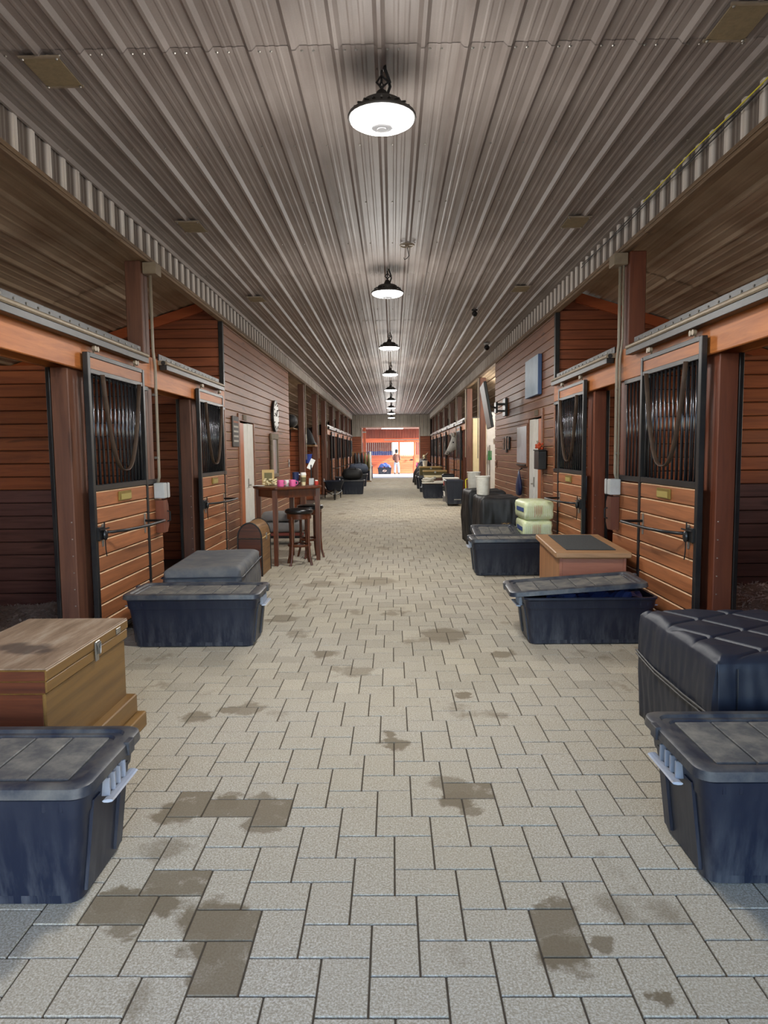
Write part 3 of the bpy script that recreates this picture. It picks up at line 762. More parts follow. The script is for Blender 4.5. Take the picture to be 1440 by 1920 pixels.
# pale wash bay panels on the right beyond the plank wall
for y, mt, lab in ((18.9, WHITE, 'white wash bay panel beyond the right plank wall'), (22.1, CREAM, 'cream wash bay panel beyond the second right post')):
    p = thing('bay_divider', lab, 'divider', (4.2, y, 0))
    for k in range(3):
        x0 = 4.2-X_(1, .205) 
        MB().box(-1.66+k*1.17, -.03, 0, -1.66+k*1.17+1.165, .03, 2.63, .004).build('panel', mt, p)
    MB().box(-1.68, -.036, 2.631, 1.85, .036, 2.66).build('top_trim', BLKM, p)
for x, y, q in ((3.5, 17.3, 'white'), (3.5, 20.4, 'cream')):  # unseen lamps added to brighten the pale bay panels
    t = thing('added_bay_lamp', 'added unseen lamp under the roof, brightening the bay with the %s panel' % q, 'ceiling light', (x, y, 3.25))
    MB().lathe([(.09, 0), (.10, .03), (.06, .10), (.02, .12), (.02, .30)], (0,0,0), 18).build('housing', LAMPB, t, auto=40)
    MB().lathe([(.088, -.001), (.07, -.03), (.001, -.045)], (0,0,0), 18).build('lens', LENS, t, True)
    L = bpy.data.lights.new('added_bay_beam', 'POINT'); L.energy = 95; L.shadow_soft_size = .08; L.color = (1, .97, .92)
    lo = bpy.data.objects.new('beam', L); COL.objects.link(lo); lo.parent = t; lo.location = (0, 0, -.15)
# ---------------------------------------------------------------- far end
we = struct('wall_far', 'ribbed metal and plank wall around the far opening')
OX0, OX1, OZ = -1.92, 1.70, 3.08
vp = rib_profile(4.83, 4.83/20, .02, .07, .03, .005)
m = MB()
def colm(x0, x1, z0, z1):
    P = [p for p in vp if x0-1e-6 <= XL+p[0] <= x1+1e-6]
    return MB().rings([[(XL+u, YE+z, z0) for u, z in P], [(XL+u, YE+z, z1) for u, z in P]], False, False, False)
ENDM = metal_sheet('end_metal', S(176,168,156), S(136,128,116), 'z')
colm(XL, OX0, 2.55, OZ).build('metal_panel', ENDM, we); colm(OX1, XR, 2.55, OZ).build('metal_panel', ENDM, we)
for a, b in [(XL+4.83*k/4, XL+4.83*(k+1)/4) for k in range(4)]: colm(a, b, OZ, ZC).build('metal_panel', ENDM, we)
planks(we, 'x', XL, OX0, 0, 2.55, YE, .03, WALLWX, joined=True); planks(we, 'x', OX1, XR, 0, 2.55, YE, .03, WALLWX, joined=True)
m = MB(); m.box(-6.3, YE+.021, 0, OX0, YE+.1, 4.1); m.box(OX1, YE+.021, 0, 6.2, YE+.1, 4.1); m.box(OX0, YE+.021, OZ, OX1, YE+.1, 4.1); m.build('backing', GAPM, we)
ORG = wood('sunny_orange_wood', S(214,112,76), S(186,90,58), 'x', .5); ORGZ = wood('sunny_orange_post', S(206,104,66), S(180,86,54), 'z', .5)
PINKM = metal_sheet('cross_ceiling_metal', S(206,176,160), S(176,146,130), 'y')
MB().box(OX0, YE-.03, 0, OX0+.06, YE+.12, OZ, .004).build('opening_trim', PINKM, we)
MB().box(OX1-.06, YE-.03, 0, OX1, YE+.12, OZ, .004).build('opening_trim', PINKM, we)
MB().box(OX0, YE-.03, OZ, OX1, YE+.12, OZ+.06, .004).build('opening_trim', PINKM, we)
# cross passage: ceiling, far stall front, posts, open ends
ct = struct('ceiling', 'pale ceiling of the sunlit cross passage')
P = rib_profile(7.0, .25, .02, .06, .02, .005)
MB().rings([[(-3.6+u, YE+.1, 3.25+z) for u, z in P], [(-3.6+u, 56, 3.25+z) for u, z in P]], False, False, False).build('ceiling_panel', PINKM, ct)
MB().box(-3.6, YE+.1, 3.28, 3.4, 56, 3.34).build('roof_deck', BACKM, ct)
wc = struct('wall_back', 'dark red ribbed sheet above the orange far stall')
P = rib_profile(7.0, .2, .02, .07, .03, .005)
REDM = metal_sheet('red_sheet', S(146,72,56), S(110,54,42), 'z')
MB().rings([[(-3.5+u, 51.0+z, 2.58) for u, z in P], [(-3.5+u, 51.0+z, 3.25) for u, z in P]], False, False, False).build('metal_panel', REDM, wc)
f = thing('stall_front', 'bright orange stall front at the far end, behind the person', 'stall front', (0, 51, 0))
z = .02; me = MB().box(-3.4, -.02, .004, 3.4, .02, .155, .006).mesh('plank')
for k in range(8): put('plank', me, ORG, f, (0, 0, .02+.158*k))
MB().box(-3.4, -.03, 2.28, 3.4, .03, 2.58, .006).build('beam', ORG, f)
MB().box(-3.4, -.025, 1.29, 3.4, .025, 1.35, .004).build('sill_rail', ORG, f)
me = MB().cyl((0, 0, 1.35), (0, 0, 2.28), .014, n=6).mesh('bar')
for k in range(30):
    x = -1.9+k*.15
    if not .35 < x < .6: put('bar', me, STEEL, f, (x, 0, 0))
for x in (.48, 1.62): MB().box(x-.07, -.045, 0, x+.07, -.022, 2.3, .004).build('door_stile', ORGZ, f)
MB().box(-.6, -.10, 2.44, 3.0, -.04, 2.5, .004).build('track', STEEL, f)
l = MB(); l.box(1.3, -.06, .95, 1.5, -.03, 1.05, .003); l.tube([(.95, -.05, 1.0), (.95, -.07, .88)], .015, 6); l.tube([(1.05, -.05, 1.0), (1.05, -.07, .88)], .015, 6); l.build('latch', BLKM, f)
for x in (-1.85, 2.9): 
    p = thing('timber_post', 'orange timber post inside the far opening, %s side' % ('left' if x < 0 else 'right'), 'post', (x, 46.2, 0)); MB().box(-.09, -.09, 0, .09, .09, 3.23, .006).build('shaft', ORGZ, p)
    MB().box(-.10, -.10, 2.86, .10, .10, 2.96, .01).build('lamp_bracket', STEEL, p)
# far stall back wall with a bright window
wb = struct('wall_far_stall', 'back wall of the far stall with a window opening')
m = MB(); m.box(-7, 54.6, 0, -.05, 54.7, 3.25); m.box(1.75, 54.6, 0, 7, 54.7, 3.25); m.box(-.05, 54.6, 0, 1.75, 54.7, 1.2); m.box(-.05, 54.6, 2.5, 1.75, 54.7, 3.25); m.build('backing', REDM, wb)
wi = struct('window_1', 'bright window at the back of the far stall')
m = MB(); m.box(-.05, 54.58, 1.2, 0, 54.72, 2.5); m.box(1.7, 54.58, 1.2, 1.75, 54.72, 2.5); m.box(-.05, 54.58, 1.2, 1.75, 54.72, 1.26); m.box(-.05, 54.58, 2.44, 1.75, 54.72, 2.5); m.box(.82, 54.6, 1.2, .87, 54.7, 2.5); m.build('window_frame', WHITE, wi)
o = thing('blanket_rack', 'dark blue blanket draped over a rack inside the far stall', 'rack', (-.95, 52.5, 0))
MB().sheet(lambda u, v: ((u-.5)*1.9, .32*math.sin((v-.5)*PI)+.02*math.sin(u*21), .45+1.2*math.cos((v-.5)*PI)**.35+.015*math.sin(u*15)), 20, 12).build('blanket', plain('blue_blanket', S(40,58,130), .8, bumpy=.3), o, True)
for x in (-.85, .85):
    for y in (-.2, .2): MB().cyl((x, y, 0), (x, 0, 1.6), .03, n=8).build('leg', OLDW, o)
w = struct('wall_front', 'plank front of the barn on both sides of the doorway')
for a, b in ((-6.3, XL-.02), (XR+.02, 6.2)):
    MB().box(a, YF-.12, -.1, b, YF, 4.0).build('backing', GAPM, w)
tag(MB().box(-7, 51.0, -.01, 7, 54.6, 0).build('floor', STG), 'dim floor of the far stall', kind='structure')
# ---------------------------------------------------------------- bay lights
def bay_light(k, lit, label):
    y = 4.30+4.55*k
    t = thing('bay_light', label, 'ceiling light', (-.045, y, 3.555), 0, None)
    h = MB(); h.lathe([(.20, .012), (.204, .02), (.20, .032), (.155, .042), (.125, .05), (.12, .10), (.10, .112), (.05, .118), (.03, .165), (.012, .18)], (0,0,0), 28); h.build('housing', LAMPB, t, auto=35)
    fins = MB()
    for q in range(20):
        a = 2*PI*q/20; c, s_ = math.cos(a), math.sin(a)
        fins.tube([(c*.13, s_*.13, .07), (c*.17, s_*.17, .062)], .007, 5)
    tag(fins.build('cooling_fins', LAMPB, t), kind='stuff')
    MB().lathe([(.192, .016), (.188, .0), (.16, -.016), (.12, -.02), (.08, -.012), (.072, .004)], (0,0,0), 32, False, False).build('lens', LENS if lit else LENSDIM, t, True)
    MB().lathe([(.074, .01), (.072, -.034), (.06, -.042), (.03, -.044), (.028, -.050), (.001, -.050)], (0,0,0), 20).build('sensor_hub', plain('hub_grey%d' % k, S(96,96,98), .4), t, auto=35)
    w = MB(); w.tube([(0, 0, .18), (.012, 0, .20), (0, 0, .225), (-.012, 0, .20), (0, 0, .18)], .006, 6)
    w.tube([(0, 0, .222), (0, 0, .295)], .007, 6); w.lathe([(.03, .315), (.03, .295), (.012, .29)], (0,0,0), 12)
    w.tube([(.03, 0, .14), (.05, .01, .2), (.035, .02, .26), (.05, .01, .22), (.02, .01, .3)], .009, 6)
    w.tube([(.0, .02, .2), (.04, .0, .22), (.0, -.02, .25), (-.03, 0, .22), (0, .02, .2)], .008, 6); w.build('hanging_hook', BLKM, t)
    L = bpy.data.lights.new('bay_light_beam', 'AREA'); L.shape = 'DISK'; L.size = .34; L.energy = LAMP_W*(1.0 if lit else .45); L.color = (1, .975, .93)
    lo = bpy.data.objects.new('beam', L); COL.objects.link(lo); lo.parent = t; lo.location = (0, 0, -.03)
    L = bpy.data.lights.new('bay_light_added_fill', 'POINT'); L.energy = LAMP_W*.55*(1.0 if lit else .45); L.shadow_soft_size = .38; L.color = (1, .975, .93)  # added fill hung below the lens to lift ceiling and valance
    lo = bpy.data.objects.new('added_fill', L); COL.objects.link(lo); lo.parent = t; lo.location = (0, 0, -.55)
NM = ['round bay light nearest the camera, glaring white', 'second bay light from the camera, thin bright disc', 'third bay light from the camera, dark housing with dim lens', 'fourth bay light down the aisle', 'fifth bay light down the aisle', 'sixth bay light down the aisle, dark housing showing', 'seventh bay light down the aisle', 'eighth bay light down the aisle', 'last bay light before the far metal wall']
for k in range(9): bay_light(k, k not in (2, 5), NM[k])
t = thing('tube_light', 'long glowing ceiling fixture in the bright cross passage', 'ceiling light', (.0, 47.5, 3.2))
MB().box(-.75, -.10, -.02, .75, .10, .03, .01).build('housing', WHITE, t); MB().box(-.72, -.08, -.05, .72, .08, -.02, .01).build('diffuser', LENS, t)
def ceil_patch(x, y, label, w=.215, l=.31, mt=None):
    c = thing('soffit_vent', label, 'vent', (x, y, ZC-.026))
    MB().box(-w/2, -l/2, -.004, w/2, l/2, .004, .002).build('cover', mt or plain('vent_tan', S(146,122,84), .8, 0, S(104,86,58), .6, 25., .3), c)
    m = MB(); m.box(-w/2-.008, -l/2-.012, -.008, w/2+.008, -l/2+.004, .004); m.box(-w/2-.008, l/2-.004, -.008, w/2+.008, l/2+.012, .004); m.build('edge_clip', TANM, c)
    s_ = MB()
    for a in (-1, 1):
        for b in (-1, 1): s_.ball((a*(w/2-.01), b*(l/2-.005), -.01), .009, 6, 4)
    tag(s_.build('screws', STEEL, c), kind='stuff')
VT = MATS.get('vent_tan')
vm = plain('vent_board', S(128,112,84), .8, 0, S(94,82,60), .6, 25., .3)
for (x, y, lab) in ((-1.98, 4.26, 'tan vent cover in the ceiling at upper left, nearest the camera'), (1.85, 3.9, 'tan vent cover in the ceiling at the upper right corner'), (-1.97, 7.07, 'second ceiling vent cover along the left side'), (1.83, 7.1, 'second ceiling vent cover along the right side'), (-1.97, 10.35, 'third small ceiling vent cover along the left side'), (1.81, 9.92, 'third small ceiling vent cover along the right side')):
    ceil_patch(x, y, lab, mt=vm)
d = thing('ceiling_ring', 'round wire ring plate with dangling cord on the ceiling', 'ceiling fitting', (.178, 7.75, ZC-.02))
MB().tube([(.075*math.cos(2*PI*k/20), .075*math.sin(2*PI*k/20), -.02) for k in range(20)], .008, 6, closed=True).build('ring', TANM, d)
m = MB(); m.box(-.075, -.008, -.02, .075, .008, -.012); m.lathe([(.02, .02), (.02, -.03), (.01, -.04)], (0,0,0), 10); m.build('bracket', TANM, d)
MB().tube([(0, 0, -.03), (.01, 0, -.09), (.02, 0, -.13), (-.005, 0, -.16), (-.03, 0, -.17), (-.035, 0, -.15)], .004, 6).build('cord', BLKM, d)
def dome_cam(x, y, label, sc=1.):
    d = thing('security_camera', label, 'camera', (x, y, ZC-.02))
    MB().lathe([(.05*sc, 0.0), (.05*sc, -.02), (.03*sc, -.03)], (0,0,0), 14).build('mount', GREYB if sc > 1 else BLKM, d, auto=40)
    MB().ball((0, -.01, -.07*sc), .045*sc).build('eyeball', BLKM, d, True); MB().cyl((0, -.03, -.08*sc), (0, -.06*sc, -.10*sc), .02*sc, n=10).build('lens', EYE, d)
dome_cam(1.33, 11.33, 'black security camera hanging from the ceiling right of centre'); dome_cam(2.0, 14.85, 'pale security dome camera near the right valance', 1.3)
cab = thing('cable_run', 'loose yellow and black cables along the right valance', 'cable', (2.3, 5, 3.8))
for q, (mt, dz) in enumerate(((YELLOW, 0), (BLKM, -.03), (BLKM, -.05))):
    P = [(-.02-.006*q, -3+k*.5, .035+dz-.03*abs(math.sin(k*.9+q))*(1 if q else .5)) for k in range(14 if q else 10)]
    MB().tube(P, .005, 5).build('cable', mt, cab)

# ---------------------------------------------------------------- storage tubs
def tub(name, label, loc, rz, L, Wd, H, lid=True, tilt=None, handles=True, mat=None, far=False, group=None):
    """long plastic tote: tapered body, skirted rim, loose or fitted lid with raised panels, end handles"""
    t = thing(name, label, 'storage tub', loc, rz, group); mat = mat or TUB
    b = MB(); tp = .045; hb = H-.045
    def ring(dz, k, r=.045): return [(x, y, dz) for x, y in rrect(L-.06-2*tp*(1-k), Wd-.05-2*tp*(1-k), r)]
    zz = [(0, 0, -.012), (0.008, 0, 0), (.05, .06, 0), (hb*.80, .80, 0), (hb*.805, .805, .006), (hb-.012, .98, .006), (hb, 1.0, .016), (H-.03, 1.0, .016)]
    R = []
    for z, k, e in zz:
        R.append([(x, y, z) for x, y in rrect(L-.06-2*tp*(1-k)+2*e, Wd-.05-2*tp*(1-k)+2*e, .05)])
    R.append([(x, y, H-.03) for x, y in rrect(L-.075, Wd-.065, .05)])
    R.append([(x, y, .02) for x, y in rrect(L-.075-2*tp, Wd-.065-2*tp, .05)])
    b.rings(R, True, True); b.build('body', mat, t, auto=28)
    if not far:
        r = MB(); n = int((L-.2)/.085)
        for sy in (-1, 1):
            for k in range(n):
                x = -(n-1)/2*.085+k*.085; y = sy*(Wd/2-.025-tp-.002)
                r.box(x-.032, y-.004, .006, x+.032, y+.005, .062, .004)
        for sy in (-1, 1):
            for x in (L/2-.16, L/2-.10, -L/2+.16, -L/2+.10): r.box(x-.007, sy*(Wd/2-.025)-.004, H-.10, x+.007, sy*(Wd/2-.025)+.012, H-.05, .002)
        r.build('ribs', mat, t)
        for sx in (-1, 1):
            for y0, y1 in ((-Wd*.30, -Wd*.17), (Wd*.17, Wd*.30)):
                xb, xt = sx*(L/2-.03-tp+.002), sx*(L/2-.03-.004)
                e = MB().rings([[(xb-sx*.02, y0, .03), (xb-sx*.02, y1, .03), (xb+sx*.010, y1-.006, .03), (xb+sx*.010, y0+.006, .03)], [(xt-sx*.02, y0, H-.10), (xt-sx*.02, y1, H-.10), (xt+sx*.010, y1-.006, H-.10), (xt+sx*.010, y0+.006, H-.10)]])
                e.build('end_rib', mat, t)
        if handles:
            for sx in (-1, 1):
                xh = sx*(L/2-.02); h = MB()
                P = [(xh+sx*.030, -Wd*.23, H-.122), (xh+sx*.024, -Wd*.17, H-.130), (xh+sx*.022, 0, H-.132), (xh+sx*.024, Wd*.17, H-.130), (xh+sx*.030, Wd*.23, H-.122)]
                h.tube(P, [(.006, .020)]*5, 8, flat=(0, 0, 1))
                for y in (-Wd*.13, -Wd*.04, Wd*.05, Wd*.14): h.box(xh-sx*.02, y-.007, H-.13, xh+sx*.018, y+.007, H-.06, .003)
                h.build('handle', TUBH, t)
    if lid:
        l = thing_part('lid', t)
        if tilt: l.location = tilt[0]; l.rotation_euler = tilt[1]
        else: l.location = (0, 0, 0)
        m = MB(); R = []
        for dz, e, r in ((H-.042, -.004, .06), (H-.040, .004, .062), (H-.006, .0, .06), (H, -.01, .055), (H, -.045, .05), (H-.012, -.053, .045), (H-.012, -.075, .04), (H-.022, -.082, .035)):
            R.append([(x, y, dz) for x, y in rrect(L+2*e, Wd+2*e, r)])
        m.rings(R, False, True)
        m.rings([[(x, y, H-.042) for x, y in rrect(L-.008, Wd-.008, .06)], [(x, y, H-.03) for x, y in rrect(L-.05, Wd-.05, .05)]], False, True)
        put('lid_shell', m.mesh('lid_shell'), TUBL, l, auto=30)
        if not far:
            n = max(3, int(round(L/.19))); pw_ = (L-.20)/n; me = MB().box(-pw_/2+.004, -(Wd-.19)/2, H-.024, pw_/2-.004, (Wd-.19)/2, H-.013, .003).mesh('lid_panel')
            for k in range(n): put('lid_panel', me, TUBDUST, l, (-(n-1)/2*pw_+k*pw_, 0, 0))
            for sx in (-1, 1):
                c = MB().box(sx*(L/2)-.012, Wd*.16, H-.05, sx*(L/2)+.012, Wd*.26, H+.004, .003)
                put('lid_clip', c.mesh('lid_clip'), TUBL, l)
    return t
def thing_part(name, parent):
    o = bpy.data.objects.new(name, None); COL.objects.link(o); o.parent = parent; o.empty_display_size = .1; return o
tub('storage_tub', 'navy black plastic tub with dusty lid at lower left, nearest the camera', (-1.605, 2.53, 0), 0, 1.10, .55, .47)
tub('storage_tub', 'navy black plastic tub at lower right with pale blue handle', (1.63, 2.65, 0), 0, 1.12, .57, .47)
tub('storage_tub', 'dusty black tub with closed lid in front of the grey covered trunk', (-1.665, 5.83, 0), 0, 1.13, .56, .455)
tub('storage_tub', 'black tub on the right whose lid sits tilted open', (1.61, 5.84, 0), 0, 1.12, .56, .43, tilt=((-.055, .02, .055), (.0, -.075, -.04)))
t3 = tub('storage_tub', 'black tub with white picture sticker, between wood chest and bales', (1.53, 9.02, 0), 0, 1.08, .54, .48)
st = MB().box(.0, -.2245, .25, .13, -.2195, .36); o = st.build('sticker', PAPER, t3)
q = MB(); q.ball((.065, -.2255, .322), (.034, .002, .022), 10, 6); q.box(.0, -.2262, .255, .05, -.2250, .265); q.box(.075, -.2262, .255, .115, -.2250, .265); q.build('printed_picture', BLKM, o)
t4 = tub('storage_tub', 'smaller grey lidded tub tilted up behind the stickered tub', (1.41, 9.66, 0), 0, .62, .56, .50, tilt=((0, .0, .02), (.16, 0, 0)), handles=False)
m = MB()
m.sheet(lambda u, v: (-.4+.8*u, -.2+.4*v, .36+.05*math.sin(u*9)*math.sin(v*7)+.02*math.sin(u*23+v*11)), 16, 10)
o = m.build('folded_cloths', NAVY); o.location = (1.66, 5.84, .02); tag(o, 'dark blue cloths inside the tilted lid tub', 'cloth')
# far tubs
tub('storage_tub', 'black tub with white ropes on top, far right', (1.40, 23.85, 0), 0, .84, .56, .50, lid=False)
tub('storage_tub', 'black tub end by the far right wall, second beyond the roped tub', (1.5, 27.6, 0), 0, 1.0, .6, .60, far=True)
tub('storage_tub', 'black tub end by the far right wall, third beyond the roped tub', (1.5, 30.0, 0), 0, 1.06, .6, .56, far=True)
tub('storage_tub', 'black tub with a black bag on top, far left', (-1.53, 26.6, 0), 0, .92, .6, .54, far=True)
tub('storage_tub', 'black tub behind the bagged tub, far left', (-1.70, 32.7, 0), 0, 1.04, .6, .58, far=True)
tub('storage_tub', 'black tub below the coat rack, far left', (-1.68, 38.9, 0), 0, 1.1, .6, .62, far=True)
tub('storage_tub', 'black tub left of the bagged tub, by the far left doors', (-2.02, 28.6, 0), 0, .7, .6, .6, far=True)
ft = tub('storage_tub', 'grey black tub with pale emblem beside the standing person', (-.58, 50.2, 0), 0, 1.06, .55, .50, lid=False, far=True)
e = MB(); e.tube([(.12*math.cos(2*PI*k/18), -.285, .24+.07*math.sin(2*PI*k/18)) for k in range(18)], .014, 5, closed=True); e.tube([(-.16, -.285, .2), (-.05, -.287, .25), (.06, -.287, .22), (.16, -.285, .27)], .016, 5); e.build('emblem', plain('emblem', S(236,206,190), .5), ft)
o = MB().sheet(lambda u, v: (-.46+.92*u, -.2+.4*v, .36+.38*math.sin(PI*u)**.5*math.sin(PI*min(max(v, .02), .98))**.5+.04*math.sin(u*17+v*9)), 18, 10).build('blue_bag', plain('blue_bag', S(72,92,150), .6, bumpy=.3)); o.location = (-.58, 50.2, .05); tag(o, 'blue bag heaped in the grey tub with the emblem', 'bag')

# ---------------------------------------------------------------- wooden trunks
t = thing('tack_trunk', 'brown wooden tack trunk with dusty lid and brass latch, lower left', 'trunk', (-1.83, 3.47, 0))
LIDD = stained_top()
MB().box(-.29, -.46, .09, .262, .46, .535, .006).build('body', TRUNKW, t)
MB().box(-.288, -.466, .10, .25, -.4605, .53, .002).build('end_panel', TRUNKD, t)
MB().box(-.31, -.49, 0, .36, .50, .09, .006).build('base_step', TRUNKW, t)
MB().box(-.30, -.475, .09, .315, .482, .20, .006).build('base_step', TRUNKW, t)
MB().box(-.30, -.47, .537, .275, .475, .592, .005).build('lid_band', TRUNKW, t)
MB().box(-.30, -.475, .594, .279, .48, .645, .005).build('lid', TRUNKW, t)
MB().box(-.298, -.473, .6455, .277, .478, .652, .003).build('lid_top', LIDD, t)
MB().box(-.29, -.479, .597, .272, -.4755, .64, .001).build('lid_end', TRUNKD, t)
MB().box(-.29, -.474, .54, .268, -.4705, .59, .001).build('lid_end', TRUNKD, t)
l = MB(); l.box(.28, .02, .565, .288, .075, .635, .003); l.tube([(.292, .03, .625), (.30, .048, .63), (.292, .066, .62), (.296, .048, .57)], .006, 6, closed=True); l.box(.276, .03, .53, .284, .065, .565, .002); l.build('latch', STEEL, t)
MB().box(.28, .30, .60, .284, .36, .632, .002).build('side_plate', STEEL, t)
# wooden chest with rubber mat, right
t = thing('wood_chest', 'light brown wooden chest with black rubber mat on its lid', 'trunk', (1.90, 7.07, 0), math.radians(-4.2))
CH = wood('chest_wood', S(176,124,80), S(140,94,58), 'z', .5, vary=.05, knots=False); CHF = wood('chest_front', S(160,100,74), S(136,80,58), 'x', .5, vary=.05, knots=False); CHL = wood('chest_lid', S(176,134,94), S(142,104,70), 'x', .5, vary=.05, knots=False)
MB().box(-.305, -.66, .0, .305, .66, .60, .006).build('body', CH, t)
MB().box(-.295, -.667, .02, .295, -.6605, .59, .003).build('front_panel', CHF, t)
for x in (-.30, .28): MB().box(x-.004, -.672, 0, x+.024, -.6605, .60, .002).build('corner_strip', CHF, t)
MB().box(-.345, -.71, .60, .345, .71, .655, .008).build('lid', CHL, t)
MB().box(-.225, -.56, .656, .235, .58, .664, .003).build('rubber_mat', RUBBER, t)
# dome top trunk
t = thing('dome_trunk', 'small dome topped wooden chest with dark iron edging, left by the bar table', 'trunk', (-1.86, 9.2, 0)); w2, l2 = .155, .31
arc = [(-w2, .50)]+[(-w2*math.cos(PI*k/12), .50+.20*math.sin(PI*k/12)) for k in range(1, 12)]+[(w2, .50)]
MB().box(-w2, -l2, 0, w2, l2, .49, .004).build('body', OLDW, t)
MB().prism(arc, 'y', -l2, l2).build('lid', OLDW, t, auto=40)
MB().box(-w2+.01, -l2-.004, .02, w2-.01, -l2-.0005, .485).build('end_panel', TRUNKD, t)
MB().prism([(x*.93, .505+(z-.5)*.93) for x, z in arc], 'y', -l2-.004, -l2-.0005).build('lid_end', TRUNKD, t)
for y in (-l2, l2): MB().tube([(x, y, z) for x, z in [(-w2, 0)]+arc+[(w2, 0)]], .010, 6).build('iron_edge', BLKM, t)
MB().tube([(-w2, -l2-.004, .495), (w2, -l2-.004, .495)], .006, 6).build('seam_strip', BLKM, t)
MB().box(w2-.002, -l2, .488, w2+.006, l2, .502, .002).build('hinge_strip', TAN, t)
MB().box(w2, -.02, .45, w2+.014, .03, .54, .003).build('latch', STEEL, t); MB().tube([(-.03, -l2-.01, .30), (-.03, -l2-.03, .28), (.03, -l2-.03, .28), (.03, -l2-.01, .30)], .006, 6).build('side_handle', STEEL, t)

# ---------------------------------------------------------------- fabric covered trunks
def cover(name, label, loc, rz, L, Wd, H, mat, puff, skirt=None, band=None, n=36, piping=None, wr=.012, seed=0):
    t = thing(name, label, 'covered trunk', loc, rz); m = MB(); nx, ny = n, int(n*Wd/L)+6; r = .05
    def edge(u):  # pulls grid lines towards the border
        return u
    top = {}
    for i in range(nx+1):
        for j in range(ny+1):
            u, v = i/nx, j/ny; x = (u-.5)*L; y = (v-.5)*Wd
            d = min(u, 1-u)*L; e = min(v, 1-v)*Wd; q = min(d, e)
            z = H-r*(1-min(1, q/r))**2*.7+puff(x, y)*min(1, q/.05)
            top[i, j] = len(m.v); m.v.append(Vector((x, y, z)))
    for i in range(nx):
        for j in range(ny): m.f.append((top[i,j], top[i+1,j], top[i+1,j+1], top[i,j+1]))
    bd = [(i, 0) for i in range(nx)]+[(nx, j) for j in range(ny)]+[(i, ny) for i in range(nx, 0, -1)]+[(0, j) for j in range(ny, 0, -1)]
    prev = [top[b] for b in bd]; base = [m.v[top[b]].copy() for b in bd]; rows_ = 14
    for k in range(1, rows_+1):
        f = k/rows_; cur = []
        for q, p in enumerate(base):
            nz = noise.noise(Vector((p.x*7+seed, p.y*7, f*2.2)))*wr+noise.noise(Vector((p.x*22+seed, p.y*22, f*3)))*wr*.6
            bul = .016*math.sin(PI*min(1, f*1.05))
            if band and f > band: bul -= .006
            sx = 1 if p.x > 0 else -1; sy = 1 if p.y > 0 else -1
            ax_ = abs(abs(p.x)-L/2) < 1e-6; ay_ = abs(abs(p.y)-Wd/2) < 1e-6
            x = p.x+(sx*(bul+nz) if ax_ else 0); y = p.y+(sy*(bul+nz) if ay_ else 0)
            if ax_ and ay_: x -= sx*.02; y -= sy*.02
            cur.append(len(m.v)); m.v.append(Vector((x, y, p.z*(1-f)+.004*f)))
        for q in range(len(bd)):
            a, b = q, (q+1) % len(bd); m.f.append((prev[a], cur[a], cur[b], prev[b]))
        prev = cur
    m.f.append(tuple(prev))
    m.build('cover', mat, t, True)
    return t
def quilt(x, y):
    a = (x*.86+y*.5)/.27; b = (-x*.5+y*.86)/.27
    fa = abs((a % 1)-.5)*2; fb = abs((b % 1)-.5)*2
    return -.022*(max(0, fa-.86)/.14)**1.2-.012*(max(0, fb-.88)/.12)**1.2+.012*(1-max(fa, fb))
t = cover('quilted_trunk', 'large trunk under a black quilted nylon cover, right foreground', (1.84, 3.60, 0), 0, .74, .98, .65, CLOTHN, quilt, n=130, band=.42, wr=.011, seed=3)
P = [(-.385, .50, .40), (-.392, .2, .375), (-.392, -.2, .37), (-.39, -.48, .375), (-.37, -.508, .37), (0, -.512, .37), (.38, -.51, .375)]
MB().tube(P, .006, 6).build('zipper', BLKM, t); MB().tube([(x, y, z-.02) for x, y, z in P], .005, 6).build('zipper', BLKM, t)
MB().tube([(-.28, -.507, .60), (-.28, -.512, .5), (-.28, -.511, .39)], .003, 5).build('seam', BLKM, t)
def panel(x, y): 
    k = (y/.30) % 1
    return -.010*(max(0, abs(k-.5)*2-.9)/.1)+.004*math.sin(x*9)
t = cover('covered_trunk', 'low trunk under a grey ribbed fabric cover behind the left tub', (-1.80, 6.93, 0), math.radians(3), .70, 1.26, .55, CLOTHG, panel, n=36, wr=.016, seed=9)
P = [(x*1.0, y, .46) for x, y in rrect(.745, 1.305, .03)]
MB().tube(P, .007, 6, closed=True).build('piping', CLOTHN, t)
def soft(x, y): return .03*noise.noise(Vector((x*4, y*4, 2)))+.01*math.sin(x*12+y*5)
t = cover('covered_trunk', 'tall trunk under a wrinkled black cover beside the bales', (1.62, 10.85, 0), 0, .60, 1.10, .90, BAGBLK, soft, n=30, wr=.03, seed=21)
p_ = MB().box(-.02, -.59, .42, .13, -.582, .54, .003).build('patch', plain('patch_dark', S(58,46,34), .8), t)
q = MB(); q.box(.0, -.5935, .485, .11, -.590, .495); q.box(.03, -.5935, .462, .09, -.590, .470); q.tube([(.0, -.592, .51), (.03, -.594, .525), (.06, -.594, .51), (.1, -.592, .52)], .004, 5); q.build('printed_mark', plain('gold_thread', S(176,140,90), .6), p_)
s_ = MB(); s_.tube([(-.34, -.45, .50), (-.36, -.45, .44), (-.36, -.46, .30)], .008, 6); s_.box(-.345, -.30, .18, -.33, -.24, .36, .003); s_.build('strap', GREYC, t)
cover('covered_trunk', 'second black covered trunk behind the wrinkled one, rope bucket on it', (1.58, 12.1, 0), 0, .62, 1.05, .93, BAGBLK, soft, n=24, wr=.03, seed=33)
